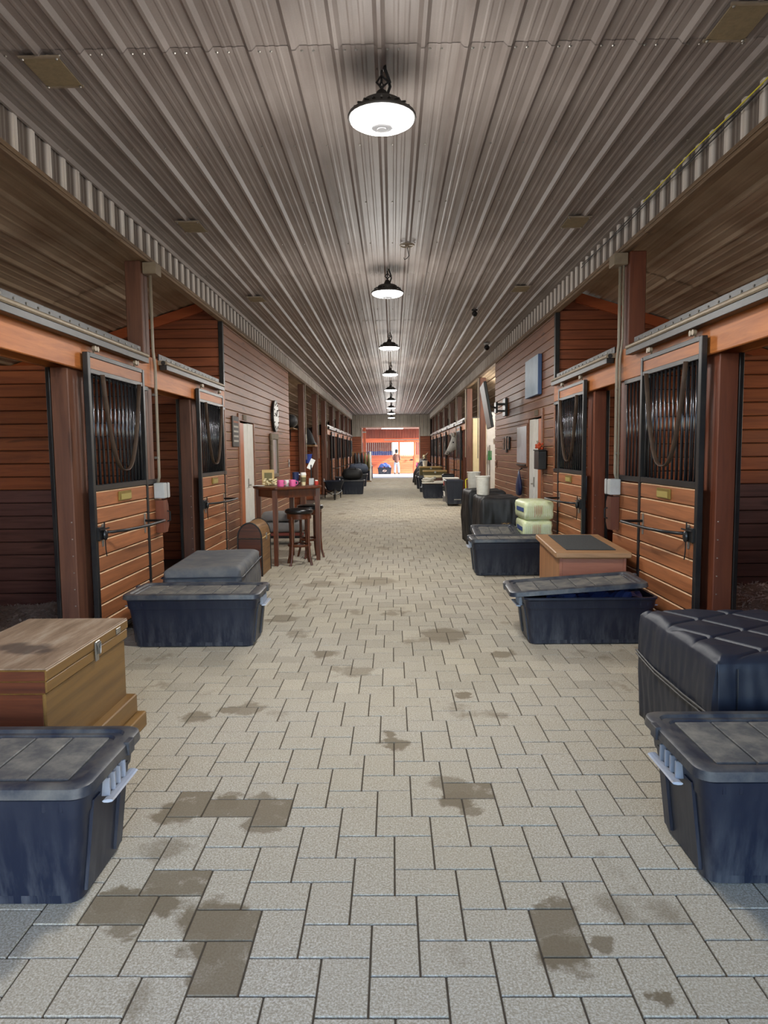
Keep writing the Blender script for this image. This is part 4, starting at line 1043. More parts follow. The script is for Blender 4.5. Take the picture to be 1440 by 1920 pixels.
def wrapped_bucket(loc, label, seed):
    b = thing('wrapped_bucket', label, 'bucket', loc); m = MB(); R = []
    for k in range(25):
        f = k/24; R.append([((.095+.016*f+.004*math.sin(f*60+3*math.cos(a)))*math.cos(a), (.095+.016*f+.004*math.sin(f*60+3*math.cos(a)))*math.sin(a), .27*f+.012*math.sin(a+seed)) for a in [2*PI*q/20 for q in range(20)]])
    m.rings(R); m.build('wrapping', ROPEW, b, True); MB().tube([(.113*math.cos(2*PI*k/20), .113*math.sin(2*PI*k/20), .275) for k in range(20)], .008, 6, closed=True).build('rim', WHITE, b)
    return b
wrapped_bucket((1.385, 10.66, .935), 'white wrapped round bucket on the near black covered trunk', 0)
wrapped_bucket((1.40, 12.0, .96), 'white wrapped round bucket farther back on the second black trunk', 2)
# bales
def bale(z, label, rz):
    b = thing('wrapped_bale', label, 'bale', (1.975, 9.72, z), rz); m = MB(); R = []
    for zz, e in ((.0, -.03), (.02, -.005), (.08, .006), (.13, .0), (.19, .008), (.235, -.004), (.258, -.035)):
        R.append([(x+.008*noise.noise(Vector((x*14, y*14, zz*20))), y+.010*noise.noise(Vector((x*14, y*14, zz*22+5))), zz) for x, y in rrect(.40+2*e, .64+2*e, .05, 5)])
    m.rings(R); m.build('wrap', GREENB, b, auto=50)
    q = MB(); q.box(-.204, -.26, .11, -.2085, .16, .165); q.build('printed_band', plain('bale_blue', S(66,86,140), .4), b)
    q = MB()
    for k in range(9): q.box(-.07+.012*k+.004*(k % 2), -.3285, .04+.02*(k % 3), -.063+.012*k, -.326, .20-.02*(k % 2))
    q.build('printed_marks', plain('bale_red', S(196,150,120), .5), b)
    q = MB()
    for k in range(14): 
        if 4 < k < 9: continue
        q.box(-.17+.026*k, -.3275, .05, -.163+.026*k, -.3262, .20)
    q.build('wrap_folds', plain('bale_fold', S(226,232,206), .3), b)
t = thing('pallet', 'low wooden pallet under the yellow green bales', 'pallet', (1.975, 9.72, 0))
for x in (-.15, 0, .15): MB().box(x-.05, -.32, .10, x+.05, .32, .13, .003).build('slat', OLDW, t)
for y in (-.27, 0, .27): MB().box(-.19, y-.04, 0, .19, y+.04, .099, .003).build('bearer', OLDW, t)
bale(.131, 'bottom yellow green wrapped bale of the stack, mostly hidden', .02); bale(.392, 'middle yellow green wrapped bale of the stack', -.02); bale(.653, 'top yellow green wrapped bale of the stack', .04)

# ---------------------------------------------------------------- bar table, stools and what stands there
legs = [(-1.66, 9.73), (-1.12, 10.25), (-1.58, 10.78), (-2.0, 10.28)]
t = thing('bar_table', 'tall dark wood pub table by the left plank wall', 'table', (-1.58, 10.26, 0)); cx, cy = -1.58, 10.26
for x, y in legs: 
    MB().rings([[(x-cx+a*.028, y-cy+b*.028, 0) for a, b in ((-1,-1),(1,-1),(1,1),(-1,1))], [(x-cx+a*.036, y-cy+b*.036, 1.075) for a, b in ((-1,-1),(1,-1),(1,1),(-1,1))]]).build('leg', MAHOG, t)
for k in range(4):
    (x0, y0), (x1, y1) = legs[k], legs[(k+1) % 4]; d = Vector((x1-x0, y1-y0, 0)); n = Vector((-d.y, d.x, 0)).normalized()*.012; a = Vector((x0-cx, y0-cy, .96)); c = Vector((x1-cx, y1-cy, .96)); up = Vector((0,0,.115))
    MB().rings([[a-n, a+n, a+n+up, a-n+up], [c-n, c+n, c+n+up, c-n+up]]).build('apron', MAHOG, t)
R = []
hull = [Vector((x-cx, y-cy, 0)) for x, y in legs]
pts = []
for k in range(4):
    p = hull[k]; a = (hull[k-1]-p).normalized(); b = (hull[(k+1) % 4]-p).normalized(); o_ = -(a+b).normalized()*.12
    for q in range(7):
        f = q/6; pts.append(p+o_+a*.17*(1-f)**2+b*.17*f**2)
for z, e in ((1.078, .96), (1.082, 1.0), (1.10, 1.01), (1.112, 1.0), (1.116, .97)): R.append([(p.x*e, p.y*e, z) for p in pts])
MB().rings(R).build('table_top', MAHOG, t, auto=40)
def stool(x, y, rz, label):
    s_ = thing('bar_stool', label, 'stool', (x, y, 0), rz)
    MB().lathe([(.17, .735), (.195, .745), (.205, .765), (.20, .79), (.17, .805), (.08, .812), (.001, .813)], (0,0,0), 24).build('seat', plain('seat_black%d' % int(x*-100), S(24,22,22), .3), s_, True)
    MB().lathe([(.165, .66), (.175, .665), (.178, .735), (.16, .738)], (0,0,0), 24).build('seat_ring', MAHOG, s_, auto=40)
    for k in range(4):
        a = PI/4+PI/2*k; c, n_ = math.cos(a), math.sin(a); m = MB()
        P = [(.165*c, .165*n_, .70), (.16*c, .16*n_, .5), (.162*c, .162*n_, .3), (.18*c, .18*n_, .12), (.215*c, .215*n_, 0)]
        m.tube(P, [(.024, .02), (.022, .018), (.02, .017), (.018, .016), (.018, .016)], 8); m.build('leg', MAHOG, s_, auto=60)
    MB().lathe([(.135, .27), (.165, .265), (.172, .285), (.165, .30), (.135, .297)], (0,0,0), 24, False, False).build('foot_ring', MAHOG, s_, auto=40)
    return s_
stool(-1.345, 9.86, .25, 'dark wood bar stool with round black seat in front of the pub table')
stool(-1.27, 10.56, .5, 'bar stool tucked behind the pub table')
zt = 1.117
f = thing('photo_box', 'gold photo frame box on the left end of the pub table', 'frame', (-1.86, 10.33, zt), .15)
MB().box(-.09, -.01, 0, .09, .02, .235, .004).build('frame', TAN, f); MB().box(-.055, -.014, .06, .06, -.0105, .19).build('picture', OLIVE, f)
m = MB()
for k in range(26): 
    a, b, c = random.uniform(-.07, .13), random.uniform(-.09, -.02), random.uniform(.01, .10); m.ball((a, b, c), (.02, .015, .014), 6, 4)
o = m.build('dried_flowers', CREAM, f); o['kind'] = 'stuff'
def mug(x, y, label, mat, r=.048, h=.095):
    g = thing('mug', label, 'mug', (x, y, zt)); MB().lathe([(r*.92, 0), (r, .006), (r, h), (r*.93, h), (r*.9, .012)], (0,0,0), 20).build('cup', mat, g, auto=40)
    MB().tube([(r, 0, h*.8), (r+.028, 0, h*.75), (r+.03, 0, h*.35), (r, 0, h*.22)], .006, 6).build('handle', mat, g)
mug(-1.61, 9.92, 'left pink mug on the pub table', PINK); mug(-1.45, 9.99, 'right pink mug on the pub table', PINK); mug(-1.545, 10.07, 'white mug between the two pink mugs', WHITE, .04, .09)
g = thing('tumbler', 'dark blue travel tumbler with white handle on the pub table', 'tumbler', (-1.455, 10.38, zt)); MB().lathe([(.036, 0), (.046, .01), (.05, .17), (.052, .19), (.03, .195)], (0,0,0), 18).build('cup', NAVY, g, auto=40); MB().tube([(.048, 0, .16), (.08, 0, .15), (.08, 0, .06), (.046, 0, .05)], .008, 6).build('handle', WHITE, g)
g = thing('coffee_cup', 'paper coffee cup with white lid and brown sleeve on the pub table', 'cup', (-1.33, 10.3, zt)); MB().lathe([(.028, 0), (.042, .15), (.038, .151)], (0,0,0), 18).build('cup', CREAM, g, auto=40); MB().lathe([(.0345, .05), (.0425, .12)], (0,0,0), 18, False, False).build('sleeve', OLIVE, g); MB().lathe([(.045, .148), (.045, .165), (.038, .19), (.001, .19)], (0,0,0), 18).build('lid', WHITE, g, auto=40)
g = thing('card_stand', 'white tilted card on a small stand on the pub table', 'stand', (-1.22, 10.38, zt)); MB().box(-.035, -.03, 0, .035, .03, .10, .004).build('base', GREYB, g); MB().cyl((0, 0, .10), (.0, 0, .30), .012, n=8).build('stem', BLKM, g)
m = MB(); m.M = Matrix.Rotation(.45, 4, 'Y'); m.box(-.17, -.006, .20, -.10, .006, .36, .002); m.build('card', PAPER, g)
g = thing('small_jars', 'little red and clear jar set at the right end of the pub table', 'jar', (-1.14, 10.33, zt)); MB().lathe([(.026, 0), (.03, .01), (.03, .055), (.02, .06)], (0,0,0), 14).build('jar', RED, g, auto=40); MB().lathe([(.021, .061), (.021, .075)], (0,0,0), 14).build('lid', WHITE, g)
o = MB().sheet(lambda u, v: (-2.09+.20*u-.05*(1-u)**2, 10.08+.16*v, zt+.006-.10*max(0, .42-u)**1.3+.004*math.sin(v*9)), 10, 6).build('napkin', PAPER); tag(o, 'white paper hanging over the left edge of the pub table', 'paper')
# dog bed and rack beyond the table
r = thing('low_rack', 'low black rack with red rail behind the pub table', 'rack', (-1.93, 12.2, 0))
for y in (-.3, .3): MB().box(-.38, y-.02, .17, .38, y+.02, .22, .004).build('rail', plain('rack_red%d' % (y > 0), S(120,56,44), .5), r)
for x in (-.36, .36):
    for y in (-.3, .3): MB().box(x-.02, y-.02, 0, x+.02, y+.02, .17, .003).build('leg', BLKM, r)
MB().box(-.36, -.28, .12, .36, .28, .165, .004).build('shelf', BLKM, r)
def cushion(loc, L, Wd, H, mat, name, label, rz=0):
    m = MB(); R = []
    for k in range(9):
        a = -PI/2+PI*k/8; e = math.cos(a)**.6 if abs(math.cos(a)) > 1e-6 else 0
        R.append([(x*(.80+.20*e)+.01*noise.noise(Vector((x*8, y*8, k))), y*(.78+.22*e), H/2+H/2*math.sin(a)+.012*noise.noise(Vector((x*6, y*6, k*.3)))) for x, y in rrect(L, Wd, min(L, Wd)*.3, 6)])
    m.rings(R); o = m.build(name, mat, smooth=True); o.location = loc; o.rotation_euler = (0, 0, rz); tag(o, label, 'cushion'); return o
cushion((-1.93, 12.2, .222), .78, .66, .17, GREYC, 'dog_bed', 'lower grey pet cushion on the rack behind the pub table')
cushion((-1.98, 12.22, .402), .66, .55, .16, GREYC, 'dog_bed', 'upper grey pet cushion on the rack behind the pub table')
o = MB().ball((0, 0, .05), (.13, .10, .06), 12, 6).build('pink_toy', plain('pink_pattern', S(190,50,110), .7, 0, S(40,20,30), .8, 30.), smooth=True); o.location = (-1.72, 11.86, .53); o.rotation_euler = (0,0,.3); tag(o, 'pink patterned fabric toy on the grey cushions', 'toy')
# ---------------------------------------------------------------- things on the left plank wall
wx = XL+.002
s_ = thing('wall_sign', 'dark sign board with rows of small lettering beside the left door', 'sign', (wx, 11.03, 1.945))
MB().box(0, -.21, -.24, .02, .21, .24, .004).build('board', plain('sign_dark', S(58,52,48), .6), s_)
for k in range(5): 
    m = MB(); x = -.15
    rr = random.Random(k)
    while x < .14: w = rr.uniform(.03, .07); m.box(.0205, x, .15-.075*k-.015, .0225, min(x+w, .16), .15-.075*k+.015); x += w+.018
    m.build('lettering', plain('sign_text%d' % k, S(176,110,80) if k == 0 else S(196,190,180), .6), s_)
c = thing('wall_clock', 'large round metal clock high on the left plank wall', 'clock', (wx, 14.72, 2.37))
def disc(r, x0, x1, n=32): return MB().rings([[(x0, r*math.cos(2*PI*k/n), r*math.sin(2*PI*k/n)) for k in range(n)], [(x1, r*math.cos(2*PI*k/n), r*math.sin(2*PI*k/n)) for k in range(n)]])
disc(.33, 0, .05).build('case', BLKM, c); disc(.30, .05, .056).build('face', CLOCKF, c)
m = MB()
for k in range(12):
    a = 2*PI*k/12; m.tube([(.058, .24*math.cos(a), .24*math.sin(a)), (.058, .285*math.cos(a), .285*math.sin(a))], .010, 5)
m.build('hour_marks', BLKM, c); m = MB(); m.tube([(.062, 0, 0), (.062, .10, .13)], .009, 5); m.tube([(.066, 0, 0), (.066, -.2, .06)], .007, 5); m.build('hands', BLKM, c)
w = thing('wall_mirror', 'tall mirror in a rough grey driftwood frame on the left plank wall', 'mirror', (wx, 14.55, 1.55))
MB().box(0, -.22, -.38, .02, .36, .36, .003).build('glass', plain('mirror_pale', S(188,188,190), .25, .3), w)
m = MB(); P = []
for side, y0, y1 in ((0, -.42, -.2), ):
    pass
for k in range(8):
    z = -.40+.1*k; e = .05*noise.noise(Vector((k*.9, 3, 1))); m.box(0, -.40+e, z, .045, -.22+.3*e, z+.11, .01)
m.box(0, -.42, .33, .05, .44, .45, .012); m.box(0, .34, -.40, .045, .42, .36, .01); m.box(0, -.30, -.46, .045, .42, -.38, .01)
m.build('frame', DRIFT, w)
o = thing('light_switch', 'small dark switch plate at the far end of the left plank wall', 'switch', (wx, 16.7, 1.35)); MB().box(0, -.05, -.09, .01, .05, .09, .003).build('plate', GREYB, o); MB().box(.01, -.02, -.03, .018, .02, .03, .002).build('toggle', BLKM, o)
# ---------------------------------------------------------------- things on the right plank wall
wx = XR-.002
p = thing('canvas_panel', 'pale blue grey canvas panel high on the right plank wall', 'picture', (wx, 11.45, 2.78))
MB().box(-.06, -.52, -.31, 0, .52, .31, .006).build('stretcher', plain('canvas_edge', S(70,96,140), .6), p); MB().box(-.064, -.515, -.305, -.0605, .515, .305).build('canvas', BLUEP, p)
tv = thing('television', 'flat television seen edge on, on a black swing arm on the right wall', 'television', (wx, 14.3, 2.5))
a = MB(); a.box(-.05, -.16, -.20, 0, .16, .16, .006); a.box(-.20, -.10, .02, -.05, -.07, .06, .003); a.box(-.20, .07, .02, -.05, .10, .06, .003); a.box(-.20, -.10, -.12, -.05, -.07, -.08, .003); a.box(-.23, -.12, -.14, -.19, .12, .08, .004); a.tube([(-.23, 0, -.03), (-.36, -.45, -.03), (-.50, -.95, -.05)], .022, 6); a.build('swing_arm', BLKM, tv)
sc_ = thing_part('screen_unit', tv); sc_.location = (-.54, -1.0, -.06); sc_.rotation_euler = (0, math.radians(-10), math.radians(-4))
put('back_shell', MB().box(-.02, -.60, -.42, .03, .60, .42, .008).mesh('back_shell'), BLKM, sc_); put('screen', MB().box(-.0235, -.585, -.405, -.0205, .585, .405).mesh('screen'), plain('screen_grey', S(104,100,96), .5, 0, S(84,82,80), .3), sc_)
put('cable', MB().tube([(.04, 0, -.1), (.08, .02, -.2), (.05, .03, -.26)], .01, 6).mesh('cable'), BLKM, sc_)
for k, lab in enumerate(('nearest of three narrow framed photos on the right wall', 'middle of three narrow framed photos on the right wall', 'farthest of three narrow framed photos on the right wall')):
    f = thing('wall_picture', lab, 'picture', (wx, 13.92+.30*k, 1.745-.0*k+(.0 if k != 1 else -.02))); h = .125 if k != 1 else .16
    MB().box(-.025, -.11, -h, 0, .11, h, .005).build('frame', BLKM, f); MB().box(-.028, -.085, -h+.025, -.0255, .085, h-.025).build('photo', plain('photo%d' % k, S(150,140,130), .15, 0, S(90,76,66), .7, 9.), f)
b = thing('notice_board', 'grey framed notice board beside the right door', 'board', (wx, 12.45, 1.69)); MB().box(-.025, -.50, -.37, 0, .50, .37, .005).build('frame', WALLW, b); MB().box(-.03, -.44, -.31, -.0255, .44, .33).build('board', BOARDW, b); MB().box(-.045, -.42, -.36, -.026, .42, -.33, .003).build('tray', BLKM, b)
b = thing('mail_box', 'black wall box by the right door with orange flowers on top', 'box', (wx-.012, 10.66, 1.46)); MB().box(-.12, -.17, -.15, 0, .17, .13, .008).build('box_body', BLKM, b); MB().box(-.13, -.18, .1305, 0, .18, .15, .004).build('lid', BLKM, b)
fl_ = thing('flower_posy', 'orange red artificial flowers on the black wall box', 'flowers', (wx-.075, 10.68, 1.612)); m = MB(); r2 = random.Random(5)
for k in range(26): m.ball((r2.uniform(-.045, .045), r2.uniform(-.13, .13), r2.uniform(.015, .09)), r2.uniform(.014, .024), 6, 4)
o = m.build('blooms', plain('orange_bloom', S(200,84,44), .6, 0, S(150,40,34), .7, 20.), fl_); o['kind'] = 'stuff'; m = MB()
for k in range(10): m.tube([(0, r2.uniform(-.1, .1), 0), (r2.uniform(-.05, .05), r2.uniform(-.14, .14), r2.uniform(.04, .14))], .004, 5)
m.build('stems', OLIVE, fl_)
h = thing('hanging_bag', 'navy cloth bag hanging by a cord on the right plank wall', 'bag', (wx-.06, 12.5, .82)); R = []
for z, r, k in ((-.03, .06, .5), (.0, .13, .6), (.12, .155, .55), (.25, .13, .5), (.34, .07, .5), (.42, .03, .6)): R.append([(r*k*.6*math.cos(2*PI*q/14), r*1.25*math.sin(2*PI*q/14), z) for q in range(14)])
MB().rings(R).build('bag', NAVY, h, True); MB().tube([(0, 0, .42), (.02, 0, .44), (.05, 0, .46)], .008, 6).build('cord', BLKM, h); MB().cyl((.06, 0, .46), (.03, 0, .46), .012, n=8).build('peg', BLKM, h)
o = thing('light_switch', 'small switch plate low on the far end of the right plank wall', 'switch', (wx, 15.6, 1.30)); MB().box(-.01, -.05, -.09, 0, .05, .09, .003).build('plate', WALLW, o); MB().box(-.018, -.02, -.03, -.01, .02, .03, .002).build('toggle', BLKM, o)
# wash bay tools
b = thing('broom', 'black handled broom leaning on the wash bay post', 'broom', (2.78, 18.45, 0)); MB().cyl((-.16, 0, .05), (.26, .30, 1.55), .016, n=8).build('handle', BLKM, b); MB().box(-.30, -.05, .0, -.02, .05, .14, .01).build('brush_head', YELLOW, b)
b = thing('manure_fork', 'green topped fork hanging on the white wash bay panel', 'fork', (2.62, 18.78, 0)); MB().cyl((0, 0, .5), (0, 0.03, 1.75), .014, n=8).build('handle', STEEL, b); m = MB(); m.box(-.05, -.02, 1.35, .05, .02, 1.42, .005)
for k in range(6): m.cyl((-.045+.018*k, 0, 1.42), (-.045+.018*k, -.02, 1.60), .007, n=5)
m.build('fork_head', GREEN, b)
b = thing('yellow_board', 'bright yellow narrow board standing against the white wash bay panel', 'board', (2.90, 18.7, 0)); MB().rings([[(-.07, -.02, .0), (.07, -.02, .0), (.07, .02, 0), (-.07, .02, 0)], [(-.02, .05, 1.1), (.04, .05, 1.1), (.04, .09, 1.1), (-.02, .09, 1.1)]]).build('board', YELLOW, b)
b = thing('wall_bracket', 'short black bar bracket on the white wash bay panel', 'bracket', (3.0, 18.82, 1.92)); m = MB(); m.box(-.2, -.1, -.025, .3, -.02, .025, .005); m.cyl((-.2, -.06, 0), (-.2, -.06, .08), .02, n=8); m.build('arm', BLKM, b)
# ---------------------------------------------------------------- stall bedding and feed buckets
def bedding(s, y0, y1, label, mat, hgt, seed):
    x0, x1 = X_(s, .22), X_(s, 3.6); t = thing('bedding', label, 'bedding', ((x0+x1)/2, (y0+y1)/2, 0)); m = MB()
    dx = (x1-x0); dy = (y1-y0)
    def h(u, v):
        e = min(1, min(u, 1-u, v, 1-v)*7)
        z = .03+hgt*(.62+.38*noise.noise(Vector((u*3.1+seed, v*3.1, 0))))+.05*noise.noise(Vector((u*12+seed, v*12, 2)))+.03*noise.noise(Vector((u*34, v*34, seed)))+.02*noise.noise(Vector((u*75, v*75, seed)))
        return z*e
    m.sheet(lambda u, v: ((u-.5)*dx, (v-.5)*dy, h(u, v)), 90, 80); m.build('bedding_heap', mat, t, True)
    rr = random.Random(seed); c = MB()
    for k in range(5200):
        u, v = rr.uniform(.0, .62), rr.uniform(.35, 1)
        if k % 3 == 0: u, v = rr.random(), rr.random()
        p = Vector(((u-.5)*dx, (v-.5)*dy, h(u, v)+.004)); a = Vector((rr.uniform(-1, 1), rr.uniform(-1, 1), rr.uniform(-.4, .8))).normalized()*rr.uniform(.008, .022); b = Vector((rr.uniform(-1, 1), rr.uniform(-1, 1), rr.uniform(-.5, .5))).normalized()*.009
        c.add([p-a-b, p+a-b, p+a+b, p-a+b], [(0,1,2,3)])
    o = c.build('shavings', SHAV if s > 0 else HAY, t); o['kind'] = 'stuff'
bedding(-1, 4.2, 7.05, 'grey brown shavings heaped in the near left stall', HAY, .16, 3)
bedding(1, 4.1, 6.95, 'pale pinkish shavings heaped in the near right stall', plain('shavings_base', S(176,150,132), .95, 0, S(130,104,90), .8, 40., .8), .50, 8)
def bucket(name, loc, label, r, h, mat, far=False):
    b = thing(name, label, 'bucket', loc); MB().lathe([(r*.76, 0), (r*.97, h-.03), (r*1.04, h-.03), (r*1.04, h), (r*.96, h), (r*.73, .02)], (0,0,0), 20).build('pail', mat, b, auto=40)
    MB().tube([(r*1.03*math.cos(PI*k/12), .0, h-.02-r*.6*math.sin(PI*k/12)) if False else (r*1.05*math.cos(PI*k/12), r*.35*math.sin(PI*k/12), h-.015+r*.9*math.sin(PI*k/12)) for k in range(13)], .005, 6).build('bail', STEEL, b); return b
NB = plain('bucket_blue', S(52,66,92), .4, 0, S(40,48,64), .5)
bucket('water_bucket', (-2.86, 10.243, .92), 'upper dark blue bucket hanging in the second left stall', .15, .30, NB)
bucket('water_bucket', (-2.86, 10.235, .45), 'lower dark blue bucket hanging in the second left stall', .16, .32, NB)
GB = plain('bucket_grey_blue', S(92,104,120), .4, 0, S(70,80,92), .5)
bucket('water_bucket', (2.74, 9.895, .90), 'upper grey blue bucket in the second right stall', .16, .32, GB)
bucket('water_bucket', (2.74, 9.895, .42), 'lower grey blue bucket in the second right stall', .16, .34, GB)
bucket('water_bucket', (2.70, 6.915, .72), 'black bucket rim peeping past the near right jamb post', .17, .32, TUB)
bucket('water_bucket', (-2.8, 6.8, .15), 'small reddish pail on the bedding of the near left stall', .10, .2, POSTW)
# ---------------------------------------------------------------- far left clutter
w = thing('wheelbarrow', 'black muck wheelbarrow by the first far left posts', 'wheelbarrow', (-2.05, 23.9, 0), math.radians(8))
R = [[(x*.72, y*.62, .30) for x, y in rrect(.62, .9, .08)], [(x, y, .60) for x, y in rrect(.66, 1.1, .08)], [(x, y, .62) for x, y in rrect(.70, 1.14, .08)], [(x*.92, y*.95, .60) for x, y in rrect(.66, 1.1, .08)], [(x*.66, y*.6, .33) for x, y in rrect(.62, .9, .08)]]
MB().rings(R).build('tray', TUB, w); m = MB()
for x in (-.26, .26): m.tube([(x*.4, -.75, .20), (x, -.3, .28), (x, .35, .32), (x*1.05, .95, .62)], .018, 6); m.tube([(x, .3, .31), (x*1.05, .45, 0), (x, .55, .33)], .016, 6)
m.build('frame', BLKM, w); MB().tube([(0, -.72+.17*math.cos(2*PI*k/16), .205+.17*math.sin(2*PI*k/16)) for k in range(16)], .034, 6, closed=True).build('tyre', BLKM, w)
MB().cyl((-.09, -.72, .205), (.09, -.72, .205), .03, n=10).build('hub', STEEL, w)
for x in (-.275, .275): MB().cyl((x, .86, .58), (x*1.02, 1.02, .65), .022, n=8).build('grip', GREYB, w)
def duffel(loc, L, Wd, H, label, mat, rz=0):
    b = thing('duffel_bag', label, 'bag', loc, rz); m = MB(); R = []
    for k in range(13):
        f = k/12; e = (1-abs(2*f-1)**4)**.5*.9+.1
        R.append([((f-.5)*L, Wd/2*e*math.cos(2*PI*q/16), H/2+H/2*e*max(-1, 1.1*math.sin(2*PI*q/16)-.03*math.sin(f*20))) for q in range(16)])
    m.rings(R); m.build('body', mat, b, True)
    for y in (-Wd*.3, Wd*.3): MB().tube([(-L*.2, y, H*.9), (-L*.12, y*.6, H*1.15), (L*.12, y*.6, H*1.15), (L*.2, y, H*.9)], .014, 6).build('carry_strap', CLOTHN, b)
    return b
duffel((-1.55, 26.6, .545), .80, .5, .42, 'black duffel bag lying on the far left tub', BAGBLK)
duffel((-1.62, 32.7, .585), .95, .5, .45, 'dark grey blue bag on the tub behind the duffel', plain('slate_cloth', S(64,72,88), .7, bumpy=.3))
r = thing('coat_rack', 'white pole coat rack hung with dark and olive jackets at far left', 'rack', (-1.65, 37.6, 0))
for x in (-.5, .46): MB().box(x-.05, -.05, .0, x+.05, .05, 1.62, .004).build('pole', WHITE if x > 0 else OLDW, r)
MB().cyl((-.55, 0, 1.58), (.5, 0, 1.58), .02, n=8).build('rail', OLDW, r); MB().box(-.55, -.3, 0, .5, .3, .05, .005).build('foot_board', OLDW, r)
for k, mt in enumerate((BAGBLK, CLOTHG, BAGBLK, OLIVE, OLIVE)):
    j = thing('jacket', ('%s jacket from the left hanging on the far left coat rack' % ORD[k]), 'jacket', (-2.02+.178*k, 37.6, .60), 0); R = []
    for z, a, b in ((.0, .10, .30), (.3, .09, .28), (.6, .085, .27), (.82, .08, .25), (.92, .05, .12), (.95, .04, .06)): R.append([(a*math.cos(2*PI*q/14), b*math.sin(2*PI*q/14)+.02*math.sin(z*9), z) for q in range(14)])
    MB().rings([[Vector((q.x*.8, q.y, q.z)) for q in map(Vector, r_)] for r_ in R]).build('body', mt, j, True)
    for sy in (-1, 1): MB().tube([(0, sy*.24, .84), (.03, sy*.30, .6), (.05, sy*.30, .25), (.05, sy*.28, .12)], [.06, .055, .05, .045], 8).build('sleeve', mt, j, True)
    MB().tube([(0, 0, .95), (0, 0, .985), (0, .03, 1.0)], .008, 5).build('hanger_hook', STEEL, j)
b = thing('black_locker', 'dark upright locker box beside the far opening on the left', 'locker', (-1.42, 42.2, 0)); MB().box(-.2, -.3, 0, .2, .3, .74, .01).build('box_body', TUB, b); MB().box(-.21, -.31, .74, .21, .31, .79, .01).build('lid', GREYB, b); MB().box(-.05, -.315, .6, .05, -.301, .68, .003).build('latch', STEEL, b)
duffel((-1.42, 42.2, .792), .36, .4, .22, 'dark bundle on the locker by the far opening', BAGBLK)
# folded blankets and tack in the open bays on the left
sh = thing('storage_shelf', 'wooden blanket shelf high in the first open left bay', 'shelf', (-3.7, 19.5, 2.291)); MB().box(-.98, -.3, -.04, .98, .52, 0, .004).build('board', OLDW, sh)
for x in (-.8, .8): MB().tube([(x, .3, -.02), (x, .3, -.35), (x, -.25, -.04)], .015, 6).build('bracket', BLKM, sh)
for k in range(5):
    o = thing('blanket_roll', '%s dark rolled horse blanket from the left on the high shelf' % ORD[k], 'blanket', (-4.36+.38*k, 19.5, 2.293+.19)); P = []
    MB().tube([(0, -.28, 0), (0, -.2, 0), (0, .2, 0), (0, .28, 0)], [.14, .175, .175, .14], 14).build('roll', (BAGBLK, CLOTHG, BAGBLK, CLOTHN, BAGBLK)[k], o, True); MB().tube([(.178*math.cos(2*PI*q/16), .05, .178*math.sin(2*PI*q/16)) for q in range(16)], .012, 5, closed=True).build('strap', GREYC, o)
g = thing('blanket_heap', 'heap of dark blankets above the second open left bay', 'blanket', (-3.0, 22.7, 1.85)); MB().sheet(lambda u, v: ((u-.5)*1.0, (v-.5)*.8, .62*math.sin(PI*u)**.6*math.sin(PI*v)**.6+.05*math.sin(u*14+v*6)), 16, 12).build('cloth', BAGBLK, g, True); MB().box(-.52, -.42, -.06, .52, .42, 0, .005).build('shelf_board', OLDW, g)
MB().tube([(0, .3, -.02), (0, .4, -.3)], .02, 6).build('bracket', BLKM, g)
o = bucket('feed_bucket', (-2.85, 23.215, 1.25), 'blue bucket hanging in the open left bay', .16, .3, BLUE)
tack = thing('halter', 'halter and lead hanging on the first far left post', 'halter', (-2.47, 19.92, 1.95)); MB().tube([(0, .03*math.cos(k*.5), .15-.03*k+.0) for k in range(14)], .012, 6).build('lead_rope', GREYB, tack); MB().tube([(.0, .09*math.cos(2*PI*k/14), .05+.13*math.sin(2*PI*k/14)) for k in range(14)], .012, 5, closed=True).build('noseband', STEEL, tack)
dup(tack, (-2.47, 23.32, 1.95), 0, 'halter and lead hanging on the second far left post'); dup(tack, (-2.47, 26.32, 1.85), 0, 'halter and lead hanging on the third far left post')
# ---------------------------------------------------------------- far right clutter
m = MB()
for k in range(7):
    a = .12+.02*(k % 3); cx, cy = -.22+.012*k, .02*math.sin(k*2); m.tube([(cx+a*1.3*math.cos(2*PI*q/18), cy+a*math.sin(2*PI*q/18), .05+.018*k+.015*math.sin(q*1.3+k)) for q in range(18)], .016, 6, closed=True)
m.box(-.40, -.24, -.02, .40, .24, .02, .01); m.box(0.0, -.2, .02, .36, .2, .06, .02)
o = m.build('rope_pile', ROPEW); o.location = (1.40, 23.85, .525); tag(o, 'coiled white ropes and pads on top of the far right tub', 'rope')
c = thing('wheeled_tack_box', 'tall black wheeled tack box with pale spoked wheel, right', 'tack box', (1.80, 20.6, 0))
MB().rings([[(x*.9, y, .06) for x, y in rrect(.46, .8, .03)], [(x, y, .70) for x, y in rrect(.50, .84, .03)]]).build('box_body', TUB, c); MB().rings([[(x, y, .702) for x, y in rrect(.52, .86, .03)], [(x, y, .74) for x, y in rrect(.52, .86, .03)], [(x*.9, y*.93, .76) for x, y in rrect(.52, .86, .03)]]).build('lid', TUB, c)
MB().box(-.02, -.425, .18, .18, -.412, .205, .003).build('handle', STEEL, c)
for y in (-.36, .3):
    MB().tube([(.30, y+.10*math.cos(2*PI*k/18), .115+.10*math.sin(2*PI*k/18)) for k in range(18)], .016, 6, closed=True).build('tyre', BLKM, c); q = MB()
    for k in range(6): q.tube([(.30, y, .115), (.30, y+.09*math.cos(PI*k/3), .115+.09*math.sin(PI*k/3))], .010, 5)
    q.cyl((.2, y, .115), (.315, y, .115), .02, n=8); q.build('wheel', GREYB, c)
c2 = thing('hand_truck', 'small yellow and grey hand truck leaning by the wheeled tack box', 'hand truck', (2.12, 19.3, 0)); m = MB()
